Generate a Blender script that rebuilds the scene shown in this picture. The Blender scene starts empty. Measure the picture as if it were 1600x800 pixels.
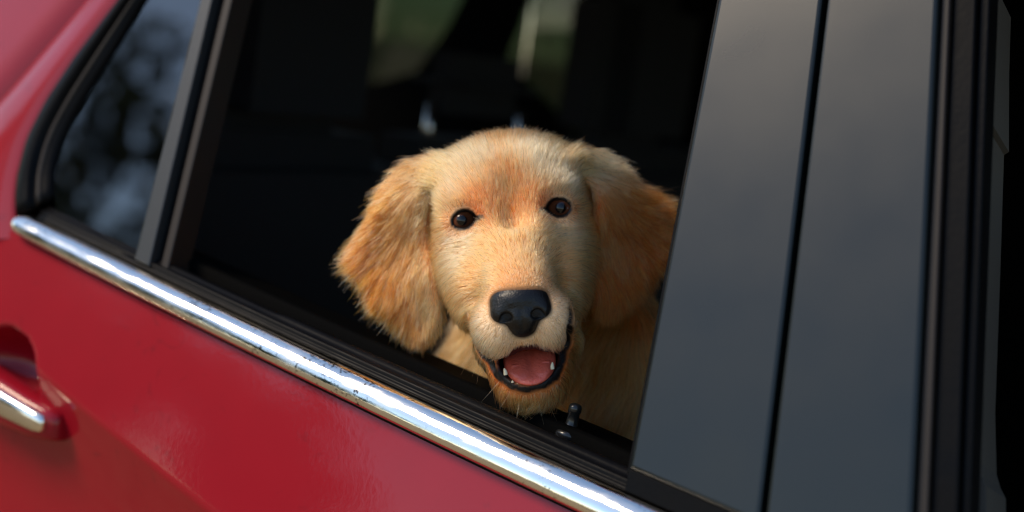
import bpy, bmesh, math, random
import numpy as np
from math import sin, cos, radians, pi
from mathutils import Vector, Matrix, kdtree

random.seed(7)
rng = np.random.default_rng(7)
scene = bpy.context.scene
col = scene.collection

# ------------------------------------------------------------------ camera
LENS = 50.0
PSI, PITCH, ROLL = radians(33), radians(8), radians(8)
fwd = np.array([-sin(PSI)*cos(PITCH), cos(PSI)*cos(PITCH), -sin(PITCH)])
_r = np.cross(fwd, [0, 0, 1.0]); _r /= np.linalg.norm(_r)
_u = np.cross(_r, fwd)
CU = cos(ROLL)*_u - sin(ROLL)*_r
CR = cos(ROLL)*_r + sin(ROLL)*_u
KPX = 36.0/LENS/1600.0
def ray(px, py):
    return fwd + CR*(px-800)*KPX + CU*(400-py)*KPX
SILL_DEPTH = 0.80
CAM = np.array([0, 0, 1.0]) - ray(815, 620)*SILL_DEPTH      # the sill under the dog's chin is (0,0,1)
cam_data = bpy.data.cameras.new('camera')
cam = bpy.data.objects.new('camera', cam_data); col.objects.link(cam)
cam.matrix_world = Matrix(((CR[0], CU[0], -fwd[0], CAM[0]), (CR[1], CU[1], -fwd[1], CAM[1]),
                           (CR[2], CU[2], -fwd[2], CAM[2]), (0, 0, 0, 1)))
cam_data.lens = LENS; cam_data.sensor_width = 36.0
cam_data.clip_start = 0.02; cam_data.clip_end = 3000
cam_data.dof.use_dof = True
cam_data.dof.focus_distance = 0.822
cam_data.dof.aperture_fstop = 3.2
scene.camera = cam

# ------------------------------------------------------------------ light
SUN_EL = radians(45)
SUN_AZ = np.array([-1.0, -0.90]); SUN_AZ /= np.linalg.norm(SUN_AZ)
SUN_DIR = np.array([SUN_AZ[0]*cos(SUN_EL), SUN_AZ[1]*cos(SUN_EL), sin(SUN_EL)])
world = bpy.data.worlds.new('World'); scene.world = world; world.use_nodes = True
nt = world.node_tree; nt.nodes.clear()
sky = nt.nodes.new('ShaderNodeTexSky'); sky.sky_type = 'NISHITA'; sky.sun_disc = False
sky.sun_elevation = SUN_EL
sky.sun_rotation = math.atan2(SUN_DIR[0], SUN_DIR[1])
sky.air_density = 1.2; sky.dust_density = 0.3; sky.ozone_density = 3.0
bg = nt.nodes.new('ShaderNodeBackground'); bg.inputs['Strength'].default_value = 0.085
wo = nt.nodes.new('ShaderNodeOutputWorld')
nt.links.new(sky.outputs[0], bg.inputs[0]); nt.links.new(bg.outputs[0], wo.inputs[0])
sun_data = bpy.data.lights.new('sun', 'SUN'); sun_data.energy = 1.5; sun_data.angle = radians(22)
sun_data.color = (1.0, 0.82, 0.60)
sun = bpy.data.objects.new('sun', sun_data); col.objects.link(sun)
sun.rotation_euler = Vector(SUN_DIR).to_track_quat('Z', 'Y').to_euler()
sun.location = (0, -6, 6)
scene.view_settings.view_transform = 'Standard'
scene.view_settings.look = 'None'
scene.view_settings.gamma = 1.0
scene.view_settings.exposure = 1.2
scene.render.engine = 'CYCLES'
cy = scene.cycles
cy.use_denoising = True
cy.use_adaptive_sampling = False
cy.filter_width = 1.2
cy.max_bounces = 10; cy.transparent_max_bounces = 12; cy.transmission_bounces = 8
cy.diffuse_bounces = 4; cy.glossy_bounces = 4
cy.caustics_reflective = False; cy.caustics_refractive = False
cy.sample_clamp_indirect = 6.0

# ------------------------------------------------------------------ helpers
def tag(o, label=None, cat=None, group=None, kind=None):
    if label: o['label'] = label
    if cat: o['category'] = cat
    if group: o['group'] = group
    if kind: o['kind'] = kind
    return o
def link(name, me, mat=None, parent=None, loc=None, smooth=False):
    o = bpy.data.objects.new(name, me); col.objects.link(o)
    if mat is not None and me is not None:
        me.materials.append(mat)
    if parent is not None: o.parent = parent
    if loc is not None: o.location = loc
    if smooth and me is not None:
        me.polygons.foreach_set('use_smooth', [True]*len(me.polygons))
    return o
def mesh_from(verts, faces):
    me = bpy.data.meshes.new('m')
    me.from_pydata([tuple(map(float, v)) for v in verts], [], [tuple(map(int, f)) for f in faces])
    me.update(); return me
def empty(name, loc):
    o = bpy.data.objects.new(name, None); col.objects.link(o); o.location = loc
    o.empty_display_size = 0.1
    return o
def bm_mesh(bm):
    me = bpy.data.meshes.new('m'); bmesh.ops.recalc_face_normals(bm, faces=bm.faces[:]); bm.to_mesh(me); bm.free(); return me

# materials ---------------------------------------------------------
def new_mat(name):
    m = bpy.data.materials.new(name); m.use_nodes = True
    n = m.node_tree; p = n.nodes['Principled BSDF']
    return m, n, p
def pmat(name, color, rough=0.5, metal=0.0, coat=0.0, coat_rough=0.03, spec=0.5, bump=0.0, bscale=200.0,
         var=0.0, vscale=8.0, rvar=0.0, **kw):
    m, n, p = new_mat(name)
    p.inputs['Base Color'].default_value = (*color, 1)
    p.inputs['Roughness'].default_value = rough
    p.inputs['Metallic'].default_value = metal
    p.inputs['Coat Weight'].default_value = coat
    p.inputs['Coat Roughness'].default_value = coat_rough
    p.inputs['Specular IOR Level'].default_value = spec
    for k, v in kw.items(): p.inputs[k.replace('_', ' ')].default_value = v
    tc = n.nodes.new('ShaderNodeTexCoord')
    if bump:
        t = n.nodes.new('ShaderNodeTexNoise'); t.inputs['Scale'].default_value = bscale; t.inputs['Detail'].default_value = 4
        n.links.new(tc.outputs['Object'], t.inputs['Vector'])
        b = n.nodes.new('ShaderNodeBump'); b.inputs['Strength'].default_value = bump; b.inputs['Distance'].default_value = 0.001
        n.links.new(t.outputs[0], b.inputs['Height']); n.links.new(b.outputs[0], p.inputs['Normal'])
    if var or rvar:
        t = n.nodes.new('ShaderNodeTexNoise'); t.inputs['Scale'].default_value = vscale; t.inputs['Detail'].default_value = 5
        n.links.new(tc.outputs['Object'], t.inputs['Vector'])
        if var:
            mx = n.nodes.new('ShaderNodeMix'); mx.data_type = 'RGBA'
            mx.inputs['A'].default_value = (*[c*(1-var) for c in color], 1)
            mx.inputs['B'].default_value = (*[min(1, c*(1+var)) for c in color], 1)
            n.links.new(t.outputs[0], mx.inputs['Factor']); n.links.new(mx.outputs['Result'], p.inputs['Base Color'])
        if rvar:
            mr = n.nodes.new('ShaderNodeMapRange')
            mr.inputs['From Min'].default_value = 0.3; mr.inputs['From Max'].default_value = 0.7
            mr.inputs['To Min'].default_value = max(0, rough-rvar); mr.inputs['To Max'].default_value = rough+rvar
            n.links.new(t.outputs[0], mr.inputs['Value']); n.links.new(mr.outputs[0], p.inputs['Roughness'])
    return m

DOG_BASE_Z = 0.651
# ================================================================== the car
TAU = radians(18)
UN = np.array([0, -cos(TAU), sin(TAU)]); US = np.array([0, sin(TAU), cos(TAU)])
P0 = np.array([0.0, 0.0, 1.0])
def hit(px, py, n, p0):
    d = ray(px, py); return CAM + d*(((p0-CAM) @ n)/(d @ n))
def up2(px, py):                        # pixel -> (along, up) on the window plane
    w = hit(px, py, UN, P0)-P0
    return np.array([w[0], w @ US])
def UP(a, s, off=0.0): return P0 + np.array([a, 0, 0]) + US*s + UN*off
def line_as(p, q):                      # a line through two pixels as a(s)
    A = up2(*p); B = up2(*q)
    return lambda s: A[0]+(B[0]-A[0])*(s-A[1])/(B[1]-A[1])
belt_u = np.array([up2(*q) for q in ((40,336),(100,361),(150,385),(200,411),(300,457),(400,505),(520,564),(600,600),(660,628),(720,655),(820,698),(915,743),(1000,779),(1040,797))])
belt_l = np.array([up2(*q) for q in ((60,381),(100,401),(150,426),(200,452),(300,503),(400,553),(500,603),(600,648),(700,699),(820,757),(870,779),(912,800))])
cu_ = np.polyfit(belt_u[:, 0], belt_u[:, 1], 2); cl_ = np.polyfit(belt_l[:, 0], belt_l[:, 1]-0.0012, 2)
A_TIP = up2(29, 343)[0]
def _ext(c, a):                        # the fitted belt line, carried on straight beyond the measured stretch
    a0, a1 = A_TIP, 0.25
    k = np.clip(a, a0, a1); d = np.polyval(np.polyder(c), k)
    return np.polyval(c, k)+d*(a-k)
def s_up(a): return _ext(cu_, a)
def s_lo(a): return _ext(cl_, a)
print('BELT', belt_u[0], belt_u[-1], cu_, cl_, 'CAM', CAM)

paint = pmat('red_car_paint', (0.27, 0.0024, 0.011), 0.6, metal=0.0, spec=0.10, coat=0.62, coat_rough=0.035, var=0.06, vscale=30)
# faint dust and orange peel in the clear coat
n_ = paint.node_tree; p_ = n_.nodes['Principled BSDF']
tc = n_.nodes.new('ShaderNodeTexCoord'); t1 = n_.nodes.new('ShaderNodeTexNoise'); t1.inputs['Scale'].default_value = 260
b1 = n_.nodes.new('ShaderNodeBump'); b1.inputs['Strength'].default_value = 0.035; b1.inputs['Distance'].default_value = 0.001
n_.links.new(tc.outputs['Object'], t1.inputs['Vector']); n_.links.new(t1.outputs[0], b1.inputs['Height']); n_.links.new(b1.outputs[0], p_.inputs['Coat Normal'])
t2 = n_.nodes.new('ShaderNodeTexNoise'); t2.inputs['Scale'].default_value = 14; t2.inputs['Detail'].default_value = 7
r2 = n_.nodes.new('ShaderNodeMapRange'); r2.inputs['From Min'].default_value = 0.35; r2.inputs['From Max'].default_value = 0.75
r2.inputs['To Min'].default_value = 0.03; r2.inputs['To Max'].default_value = 0.10
n_.links.new(tc.outputs['Object'], t2.inputs['Vector']); n_.links.new(t2.outputs[0], r2.inputs['Value']); n_.links.new(r2.outputs[0], p_.inputs['Coat Roughness'])

# faint smudges and scuffs on the paint
t5 = n_.nodes.new('ShaderNodeTexNoise'); t5.inputs['Scale'].default_value = 38; t5.inputs['Detail'].default_value = 5; t5.inputs['Distortion'].default_value = 1.5
n_.links.new(tc.outputs['Object'], t5.inputs['Vector'])
r5 = n_.nodes.new('ShaderNodeMapRange'); r5.inputs['From Min'].default_value = 0.62; r5.inputs['From Max'].default_value = 0.74; r5.inputs['To Max'].default_value = 0.35
n_.links.new(t5.outputs[0], r5.inputs['Value'])
m5 = n_.nodes.new('ShaderNodeMix'); m5.data_type = 'RGBA'; m5.inputs['B'].default_value = (0.10, 0.004, 0.008, 1)
src = p_.inputs['Base Color'].links[0].from_socket
n_.links.new(r5.outputs[0], m5.inputs['Factor']); n_.links.new(src, m5.inputs['A']); n_.links.new(m5.outputs['Result'], p_.inputs['Base Color'])

chrome, n_, p_ = new_mat('chrome_trim')
p_.inputs['Base Color'].default_value = (0.80, 0.76, 0.69, 1); p_.inputs['Metallic'].default_value = 1.0
tc = n_.nodes.new('ShaderNodeTexCoord'); mp = n_.nodes.new('ShaderNodeMapping'); mp.inputs['Scale'].default_value = (0.25, 1, 1)
n_.links.new(tc.outputs['Object'], mp.inputs['Vector'])
t1 = n_.nodes.new('ShaderNodeTexNoise'); t1.inputs['Scale'].default_value = 130; t1.inputs['Detail'].default_value = 6
n_.links.new(mp.outputs[0], t1.inputs['Vector'])
r1 = n_.nodes.new('ShaderNodeMapRange'); r1.inputs['From Min'].default_value = 0.45; r1.inputs['From Max'].default_value = 0.75
r1.inputs['To Min'].default_value = 0.05; r1.inputs['To Max'].default_value = 0.30
n_.links.new(t1.outputs[0], r1.inputs['Value']); n_.links.new(r1.outputs[0], p_.inputs['Roughness'])
t2 = n_.nodes.new('ShaderNodeTexNoise'); t2.inputs['Scale'].default_value = 420; t2.inputs['Detail'].default_value = 3
n_.links.new(tc.outputs['Object'], t2.inputs['Vector'])
t3 = n_.nodes.new('ShaderNodeTexNoise'); t3.inputs['Scale'].default_value = 22; t3.inputs['Detail'].default_value = 3
n_.links.new(tc.outputs['Object'], t3.inputs['Vector'])
mm = n_.nodes.new('ShaderNodeMath'); mm.operation = 'MULTIPLY'; n_.links.new(t2.outputs[0], mm.inputs[0]); n_.links.new(t3.outputs[0], mm.inputs[1])
r3 = n_.nodes.new('ShaderNodeMapRange'); r3.inputs['From Min'].default_value = 0.34; r3.inputs['From Max'].default_value = 0.42
n_.links.new(mm.outputs[0], r3.inputs['Value'])
mx = n_.nodes.new('ShaderNodeMix'); mx.data_type = 'RGBA'; mx.inputs['A'].default_value = (0.80, 0.76, 0.69, 1); mx.inputs['B'].default_value = (0.10, 0.085, 0.07, 1)
n_.links.new(r3.outputs[0], mx.inputs['Factor']); n_.links.new(mx.outputs['Result'], p_.inputs['Base Color'])
b1 = n_.nodes.new('ShaderNodeBump'); b1.inputs['Strength'].default_value = 0.10; b1.inputs['Distance'].default_value = 0.002
n_.links.new(t1.outputs[0], b1.inputs['Height']); n_.links.new(b1.outputs[0], p_.inputs['Normal'])

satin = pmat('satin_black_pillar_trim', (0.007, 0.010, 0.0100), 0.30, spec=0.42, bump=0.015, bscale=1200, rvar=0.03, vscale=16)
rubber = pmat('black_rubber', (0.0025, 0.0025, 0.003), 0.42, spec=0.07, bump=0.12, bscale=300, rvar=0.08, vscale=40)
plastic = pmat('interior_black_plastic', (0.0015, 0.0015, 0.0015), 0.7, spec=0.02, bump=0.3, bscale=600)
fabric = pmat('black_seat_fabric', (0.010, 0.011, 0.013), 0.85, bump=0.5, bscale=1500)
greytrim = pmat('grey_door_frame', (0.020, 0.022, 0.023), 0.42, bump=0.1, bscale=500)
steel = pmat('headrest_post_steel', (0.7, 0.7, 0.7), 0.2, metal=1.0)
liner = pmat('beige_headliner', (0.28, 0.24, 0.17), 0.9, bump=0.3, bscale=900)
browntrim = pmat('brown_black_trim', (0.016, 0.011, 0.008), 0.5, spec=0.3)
def glass_mat(name, tint, rough=0.0, ior=1.52):
    m = bpy.data.materials.new(name); m.use_nodes = True; n = m.node_tree; n.nodes.clear()
    o = n.nodes.new('ShaderNodeOutputMaterial'); mix = n.nodes.new('ShaderNodeMixShader')
    tr = n.nodes.new('ShaderNodeBsdfTransparent'); tr.inputs[0].default_value = (*tint, 1)
    gl = n.nodes.new('ShaderNodeBsdfGlossy'); gl.inputs['Roughness'].default_value = rough
    fr = n.nodes.new('ShaderNodeFresnel'); fr.inputs['IOR'].default_value = ior
    n.links.new(fr.outputs[0], mix.inputs[0]); n.links.new(tr.outputs[0], mix.inputs[1]); n.links.new(gl.outputs[0], mix.inputs[2])
    n.links.new(mix.outputs[0], o.inputs['Surface']); return m
glass_dark = glass_mat('privacy_glass', (0.16, 0.19, 0.18), ior=2.1)
glass_far = glass_mat('tinted_glass', (0.15, 0.19, 0.155))

car = empty('car', (0, 0.85, 0))
tag(car, 'red car with chrome window trim, black pillars and its rear side window lowered', 'car')
CARV = np.array([0, 0.85, 0])
def part(name, verts, faces, mat, parent=None, smooth=False):
    pr = parent or car
    base = CARV
    me = mesh_from(np.asarray(verts)-base, faces)
    o = link(name, me, mat, parent=pr, smooth=smooth)
    if pr is not car: o.matrix_parent_inverse = Matrix.Identity(4)
    return o
def plate(name, pts, off, thick, mat, parent=None, bev=0.0015, inv=UN):
    """polygon given as (a,s) on the window plane, extruded inwards and edge-bevelled"""
    bm = bmesh.new()
    f = bm.faces.new([bm.verts.new(UP(a, s, off)-CARV) for a, s in pts])
    ex = bmesh.ops.extrude_face_region(bm, geom=[f])
    vs = [g for g in ex['geom'] if isinstance(g, bmesh.types.BMVert)]
    bmesh.ops.translate(bm, vec=Vector(-inv*thick), verts=vs)
    bmesh.ops.recalc_face_normals(bm, faces=bm.faces[:])
    if bev:
        ed = [e for e in bm.edges if all(abs((Vector(v.co)+Vector(CARV)-Vector(P0)).dot(Vector(UN))-off) < 1e-5 for v in e.verts)]
        bmesh.ops.bevel(bm, geom=ed, offset=bev, segments=3, affect='EDGES', profile=0.5)
    me = bm_mesh(bm)
    return link(name, me, mat, parent=parent or car)
def sweep(name, stations, mat, parent=None, closed=False, caps=True, smooth=True):
    """stations: list of rings (lists of world points)"""
    V = []; F = []; m = len(stations[0])
    for r in stations: V += list(r)
    for i in range(len(stations)-1):
        for j in range(m if closed else m-1):
            k = (j+1) % m
            F.append((i*m+j, i*m+k, (i+1)*m+k, (i+1)*m+j))
    if caps and closed:
        F.append(tuple(range(m))[::-1]); F.append(tuple((len(stations)-1)*m+j for j in range(m)))
    return part(name, V, F, mat, parent, smooth)

S_TOP = 0.40
def at_s(f, s): return (float(f(s)), float(s))
gapL = line_as((1288, 0), (1192, 800)); gapR = line_as((1296, 0), (1200, 800))
pilL = line_as((1127, 0), (984, 752))
frL = line_as((1468, 0), (1428, 800))
A_GAP = float(gapL(s_up(gapL(-0.05))))
A_REAR = up2(-135, 390)[0]-0.02; A_TAIL = -1.75

# ---------------- rear door skin and its swage line
def door_pt(px, py):
    n = np.array([0, -cos(radians(10)), sin(radians(10))])
    return hit(px, py, n, P0+UN*0.004)
def belt_z(a): return (P0+US*s_lo(a))[2]
crease = []
for q in ((90,598),(150,640),(215,690),(290,748),(350,797)):
    w = door_pt(*q); crease.append((w[0], belt_z(w[0])-w[2]))
crease = np.array(crease); cc_ = np.polyfit(crease[:, 0], crease[:, 1], 1)
print('CREASE', crease)
def t_crease(a): return np.clip(np.polyval(cc_, a), 0.06, 0.20)
hw = door_pt(20, 572); HB = np.array([hw[0], belt_z(hw[0])-hw[2]])
def door_profile(a, n=64, tmax=0.62):
    tc_ = t_crease(a)
    t = np.unique(np.concatenate([np.linspace(0, tc_, 22), tc_+np.linspace(-0.008, 0.012, 9), np.linspace(tc_, 0.30, 26), np.linspace(0.30, tmax, 14)]))
    return t
TS = np.concatenate([np.linspace(0, 0.92, 30), np.linspace(0.94, 1.08, 15), np.linspace(1.1, 2.6, 42), np.linspace(2.75, 6.0, 16)])
def door_y(a, t):
    tc_ = t_crease(a)
    tt = np.linspace(0, t, 60); dt = t/59 if t > 0 else 0
    u = tt/tc_
    th = np.where(u < 1, 17-9*u, 0)
    w = np.clip((u-0.955)/0.09, 0, 1); w = w*w*(3-2*w)
    low = np.interp(u, [1, 1.5, 2.2, 3.0, 6], [-17, -12, -3, 3, 4])
    th = (19-4*np.minimum(u, 1))*(1-w)+low*w
    y = -np.trapz(np.tan(np.radians(th)), dx=dt) if t > 0 else 0.0
    # finger scoop behind the handle
    da = (a-HB[0]); dtt = (t-HB[1])
    r = math.hypot(da/0.034, dtt/0.027)
    y += 0.030*max(0, 1-r**2.6)**0.9 if r < 1 else 0
    return y
def skin_pt(a, t):
    b = P0+np.array([a, 0, 0])+US*s_lo(a)+UN*0.0005
    return np.array([a, b[1]+door_y(a, t), b[2]-t])
acols = np.unique(np.concatenate([np.linspace(A_REAR, A_GAP, 70), np.linspace(HB[0]-0.045, HB[0]+0.05, 70)]))
V = []; F = []
for a in acols:
    tcv = t_crease(a)
    for u in TS: V.append(skin_pt(a, u*tcv))
m = len(TS)
for i in range(len(acols)-1):
    for j in range(m-1): F.append((i*m+j, (i+1)*m+j, (i+1)*m+j+1, i*m+j+1))
# return edge at the front of the door
k0 = len(V)
for u in TS: V.append(skin_pt(A_GAP, u*t_crease(A_GAP))+np.array([-0.002, 0.03, 0]))
for j in range(m-1): F.append(((len(acols)-1)*m+j, k0+j, k0+j+1, (len(acols)-1)*m+j+1))
rear_door = part('rear_door', V, F, paint, smooth=True)
# upper red frame of the door and the quarter panel, left of the window frame
edge_px = [(28,372),(24,345),(24,315),(27,280),(44,220),(74,160),(119,92),(188,2),(255,-90),(330,-190),(420,-300),(600,-500)]
EDGE = np.array([up2(*q) for q in edge_px])
cut_px = [(-135,390),(-120,340),(-100,300),(-80,255),(-58,212),(-34,172),(0,129),(42,74),(100,-2),(170,-95),(255,-200),(440,-430)]
CUT = np.array([up2(*q) for q in cut_px])
def resample(P, n):
    d = np.concatenate([[0], np.cumsum(np.linalg.norm(np.diff(P, axis=0), axis=1))])
    t = np.linspace(0, d[-1], n); return np.stack([np.interp(t, d, P[:, i]) for i in range(2)], 1)
EDGE_R = resample(EDGE, 40); CUT_R = resample(CUT, 40)
rows = []
for i in range(40):
    e, c = EDGE_R[i], CUT_R[i]
    row = [UP(*e, -0.008)]
    for w in np.linspace(0, 1, 18):
        p = e+(c-e)*w
        off = -0.001+0.004*math.sin(min(1, w*4)*pi/2) - 0.030*w**2*(i/39) - 0.006*w**2
        row.append(UP(p[0], p[1], off))
    rows.append(row)
sweep('door_frame_panel', rows, paint, rear_door, caps=False)
rows = []
for i in range(40):
    c = CUT_R[i]; f_ = i/39; row = []
    c = c+np.array([-0.0045, 0.0]) if i else np.array([A_REAR-0.0045, s_lo(A_REAR-0.0045)])
    tgt = np.array([A_TAIL, s_lo(A_TAIL)*(1-f_)+(S_TOP-0.06)*f_])
    for w in np.linspace(0, 1, 30)**1.3:
        p = c+(tgt-c)*w
        off = (0.003-0.036*f_-0.006)*(1 if i else 0) - 0.02*w - 0.10*w**2 - 0.10*w*f_
        row.append(UP(p[0], p[1], off - (0.012 if w == 0 else 0)))
    rows.append(row)
quarter = sweep('quarter_panel', rows, paint, car, caps=False)
V = []; F = []; qa = np.linspace(A_REAR-0.0045, A_TAIL, 30); mq = len(TS)
for a in qa:
    for u in TS:
        q = skin_pt(a, u*t_crease(a)); w = (A_REAR-a)/(A_REAR-A_TAIL); q[1] += 0.02*w+0.10*w*w; V.append(q)
for i in range(len(qa)-1):
    for j in range(mq-1): F.append((i*mq+j, i*mq+j+1, (i+1)*mq+j+1, (i+1)*mq+j))
part('fender_skin', V, F, paint, quarter, smooth=True)

# ---------------- chrome trim along the belt
def chrome_ring(a, sc=1.0):
    u, l = s_up(a), s_lo(a); mid = (u+l)/2; h = (u-l)/2*sc
    ring = []
    prof = [(1.0, 0.0), (0.96, 0.0022), (0.80, 0.0046), (0.55, 0.0066), (0.28, 0.0080), (0.08, 0.0087), (-0.15, 0.0091), (-0.45, 0.0091), (-0.72, 0.0086), (-0.88, 0.0072), (-0.965, 0.0046), (-1.0, 0.001)]
    for k, o in prof: ring.append(UP(a, mid+h*k, 0.001+o*(0.35+0.65*sc)))
    return ring+[UP(a, mid-h, -0.006), UP(a, mid+h, -0.006)]
st = []
for k, sc in ((0.0, 0.05), (0.0012, 0.35), (0.003, 0.58), (0.006, 0.80), (0.010, 0.93), (0.016, 1.0)): st.append(chrome_ring(A_TIP+k, sc))
for a in np.linspace(A_TIP+0.03, A_GAP-0.001, 50): st.append(chrome_ring(a))
sweep('chrome_strip', st, chrome, rear_door, closed=True)
# ---------------- weather strip above the chrome and below it
def seal_ring(a):
    u = s_up(a); hgt = 0.0125 if a > up2(430, 500)[0] else 0.0115
    pr = [(0.0003, -0.004), (0.0003, 0.0006), (0.0022, 0.0016), (0.0034, -0.0004), (0.0045, -0.0010), (0.0062, 0.0), (0.0074, -0.0012), (0.0086, -0.0040), (0.0100, -0.0045), (hgt, -0.0062), (hgt+0.0006, -0.0085), (hgt-0.002, -0.011), (-0.012, -0.012)]
    return [UP(a, u+s, o) for s, o in pr]
A_DIV = up2(250, 420)[0]
sweep('window_seal', [seal_ring(a) for a in np.linspace(A_TIP+0.02, A_GAP-0.002, 60)], rubber, rear_door, closed=True)
sweep('trim_gasket', [[UP(a, s_lo(a)+0.001, 0.0018), UP(a, s_lo(a)-0.0008, 0.0016), UP(a, s_lo(a)-0.0014, 0.0006), UP(a, s_lo(a)-0.002, -0.006), UP(a, s_lo(a)+0.001, -0.006)] for a in np.linspace(A_TIP+0.018, A_GAP-0.002, 50)], rubber, rear_door, closed=True)
# ---------------- inner door: lowered glass slot, inner seal, sill top, inner panel
def sill_ring(a):
    z = (P0+US*(s_up(a)+0.0105))[2]; y = UP(a, s_up(a)+0.0105)[1]
    pr = [(0.0225, -0.03), (0.0225, 0.0005), (0.0260, 0.0022), (0.0300, 0.0012), (0.034, -0.002), (0.055, -0.003), (0.068, -0.006), (0.078, -0.014), (0.084, -0.030), (0.088, -0.08), (0.11, -0.20), (0.115, -0.45), (0.06, -0.45), (0.04, -0.08)]
    return [np.array([a, y+dy, z+dz]) for dy, dz in pr]
A_PIL = float(pilL(0.02))
sweep('inner_door_sill', [sill_ring(a) for a in np.linspace(A_DIV-0.30, A_GAP-0.004, 40)], plastic, rear_door, closed=True)
gl_rows = [[UP(a, s_up(a)+0.0025, -0.0135), UP(a, s_up(a)+0.0025, -0.0175), UP(a, s_up(a)-0.06, -0.0175), UP(a, s_up(a)-0.06, -0.0135)] for a in np.linspace(A_DIV+0.01, A_PIL+0.02, 14)]
sweep('lowered_window_glass', gl_rows, glass_far, rear_door, closed=True, smooth=False)
# lock knob
d = ray(890, 676); zz = (P0+US*(s_up(0.05)+0.0105))[2]-0.003
kb = CAM+d*((zz-CAM[2])/d[2])
for _ in range(4):
    zz = (P0+US*(s_up(kb[0])+0.0105))[2]-0.003; kb = CAM+d*((zz-CAM[2])/d[2])
print('KNOB', kb)
def lathe(name, base, axis, prof, mat, parent, seg=20):
    ax = Vector(axis).normalized(); q = ax.to_track_quat('Z', 'Y'); st = []
    for r, h in prof:
        st.append([np.array(base)+np.array(q @ Vector((cos(t)*r, sin(t)*r, h))) for t in np.linspace(0, 2*pi, seg+1)[:-1]])
    return sweep(name, st, mat, parent, closed=True)
kn = [(0.0085, -0.004), (0.0085, 0.0), (0.0075, 0.0016), (0.0050, 0.002), (0.0036, 0.0025), (0.0034, 0.0118), (0.0039, 0.0125), (0.0039, 0.0150), (0.0034, 0.0164), (0.0020, 0.0172), (0.0003, 0.0174)]
lathe('lock_knob', kb, (0.06, 0.05, 1), kn, pmat('lock_knob_plastic', (0.012, 0.012, 0.012), 0.22), rear_door)
# ---------------- black appliques on the B pillar
def belt_edge(f, d=0.013):
    s = 0.0
    for _ in range(12): s = s_up(f(s))+d
    return at_s(f, s)
plate('pillar_trim', [at_s(pilL, S_TOP), belt_edge(pilL), belt_edge(gapL), at_s(gapL, S_TOP)], 0.004, 0.022, satin, rear_door, bev=0.0022)
plate('pillar_edge_seal', [at_s(lambda s: pilL(s)-0.0022, S_TOP), belt_edge(lambda s: pilL(s)-0.0022, 0.010), belt_edge(lambda s: pilL(s)-0.0002, 0.010), at_s(lambda s: pilL(s)-0.0002, S_TOP)], 0.0012, 0.03, rubber, rear_door, bev=0.0006)
plate('window_channel', [at_s(lambda s: pilL(s)-0.0005, S_TOP), belt_edge(lambda s: pilL(s)-0.0005, -0.01), belt_edge(lambda s: gapL(s)-0.03, -0.01), at_s(lambda s: gapL(s)-0.03, S_TOP)], -0.019, 0.03, rubber, rear_door, bev=0.001)
plate('pillar_base_ledge', [belt_edge(lambda s: pilL(s)-0.001, 0.0128), belt_edge(lambda s: pilL(s)-0.001, 0.001), belt_edge(gapL, 0.001), belt_edge(gapL, 0.0128)], 0.0020, 0.02, rubber, rear_door, bev=0.0004)
front_door = plate('front_door', [at_s(gapR, S_TOP), belt_edge(gapR, 0.013), belt_edge(frL, 0.013), at_s(frL, S_TOP)], 0.004, 0.022, satin, car, bev=0.0022)
plate('door_gap_seal', [at_s(lambda s: gapL(s)-0.02, S_TOP), belt_edge(lambda s: gapL(s)-0.02, -0.6), belt_edge(lambda s: gapR(s)+0.02, -0.6), at_s(lambda s: gapR(s)+0.02, S_TOP)], -0.028, 0.03, rubber, car, bev=0)
l1 = line_as((1468, 0), (1428, 800)); l2 = line_as((1483, 0), (1448, 800)); l3 = line_as((1520, 0), (1490, 800)); l4 = line_as((1538, 0), (1506, 800))
def band(name, f, g, off, th, mat, par): return plate(name, [at_s(lambda s: f(s)+0.0003, S_TOP), belt_edge(lambda s: f(s)+0.0003, -0.02), belt_edge(g, -0.02), at_s(g, S_TOP)], off, th, mat, par, bev=0.001)
band('frame_edge', l1, l2, -0.002, 0.02, browntrim, front_door)
band('glass_run_channel', l2, l3, -0.007, 0.02, rubber, front_door)
band('glass_run_lip', l3, l4, -0.013, 0.02, rubber, front_door)
# inner pillar trim seen through the open front window
tr_px = [(1552,-30),(1549,60),(1548,190),(1540,195),(1532,420),(1524,620),(1526,720),(1532,742),(1541,760),(1541,820),(1535,900),(1480,900),(1490,300),(1500,-30)]
nI = UN; pI = P0-UN*0.05
trim_pts = [hit(x, y, nI, pI) for x, y in tr_px]
bm = bmesh.new(); f = bm.faces.new([bm.verts.new(Vector(v-CARV)) for v in trim_pts])
ex = bmesh.ops.extrude_face_region(bm, geom=[f]); bmesh.ops.translate(bm, vec=Vector(-UN*0.05), verts=[g for g in ex['geom'] if isinstance(g, bmesh.types.BMVert)])
link('inner_pillar_trim', bm_mesh(bm), pmat('grey_brown_inner_trim', (0.06, 0.052, 0.042), 0.6), parent=car)
# front door skin
fa = np.linspace(A_GAP+0.0045, A_GAP+0.95, 24); V = []; F = []
for a in fa:
    tcv = t_crease(a)
    for u in TS: V.append(skin_pt(a, u*tcv))
for i in range(len(fa)-1):
    for j in range(m-1): F.append((i*m+j, (i+1)*m+j, (i+1)*m+j+1, i*m+j+1))
part('door_skin', V, F, paint, front_door, smooth=True)
sweep('chrome_strip', [chrome_ring(a) for a in np.linspace(A_GAP+0.0045, A_GAP+0.95, 24)], chrome, front_door, closed=True)
sweep('window_seal', [seal_ring(a) for a in np.linspace(A_GAP+0.0045, A_GAP+0.95, 24)], rubber, front_door, closed=True)
sweep('inner_door_sill', [sill_ring(a) for a in np.linspace(A_GAP+0.006, A_GAP+0.95, 16)], plastic, front_door, closed=True)

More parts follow.
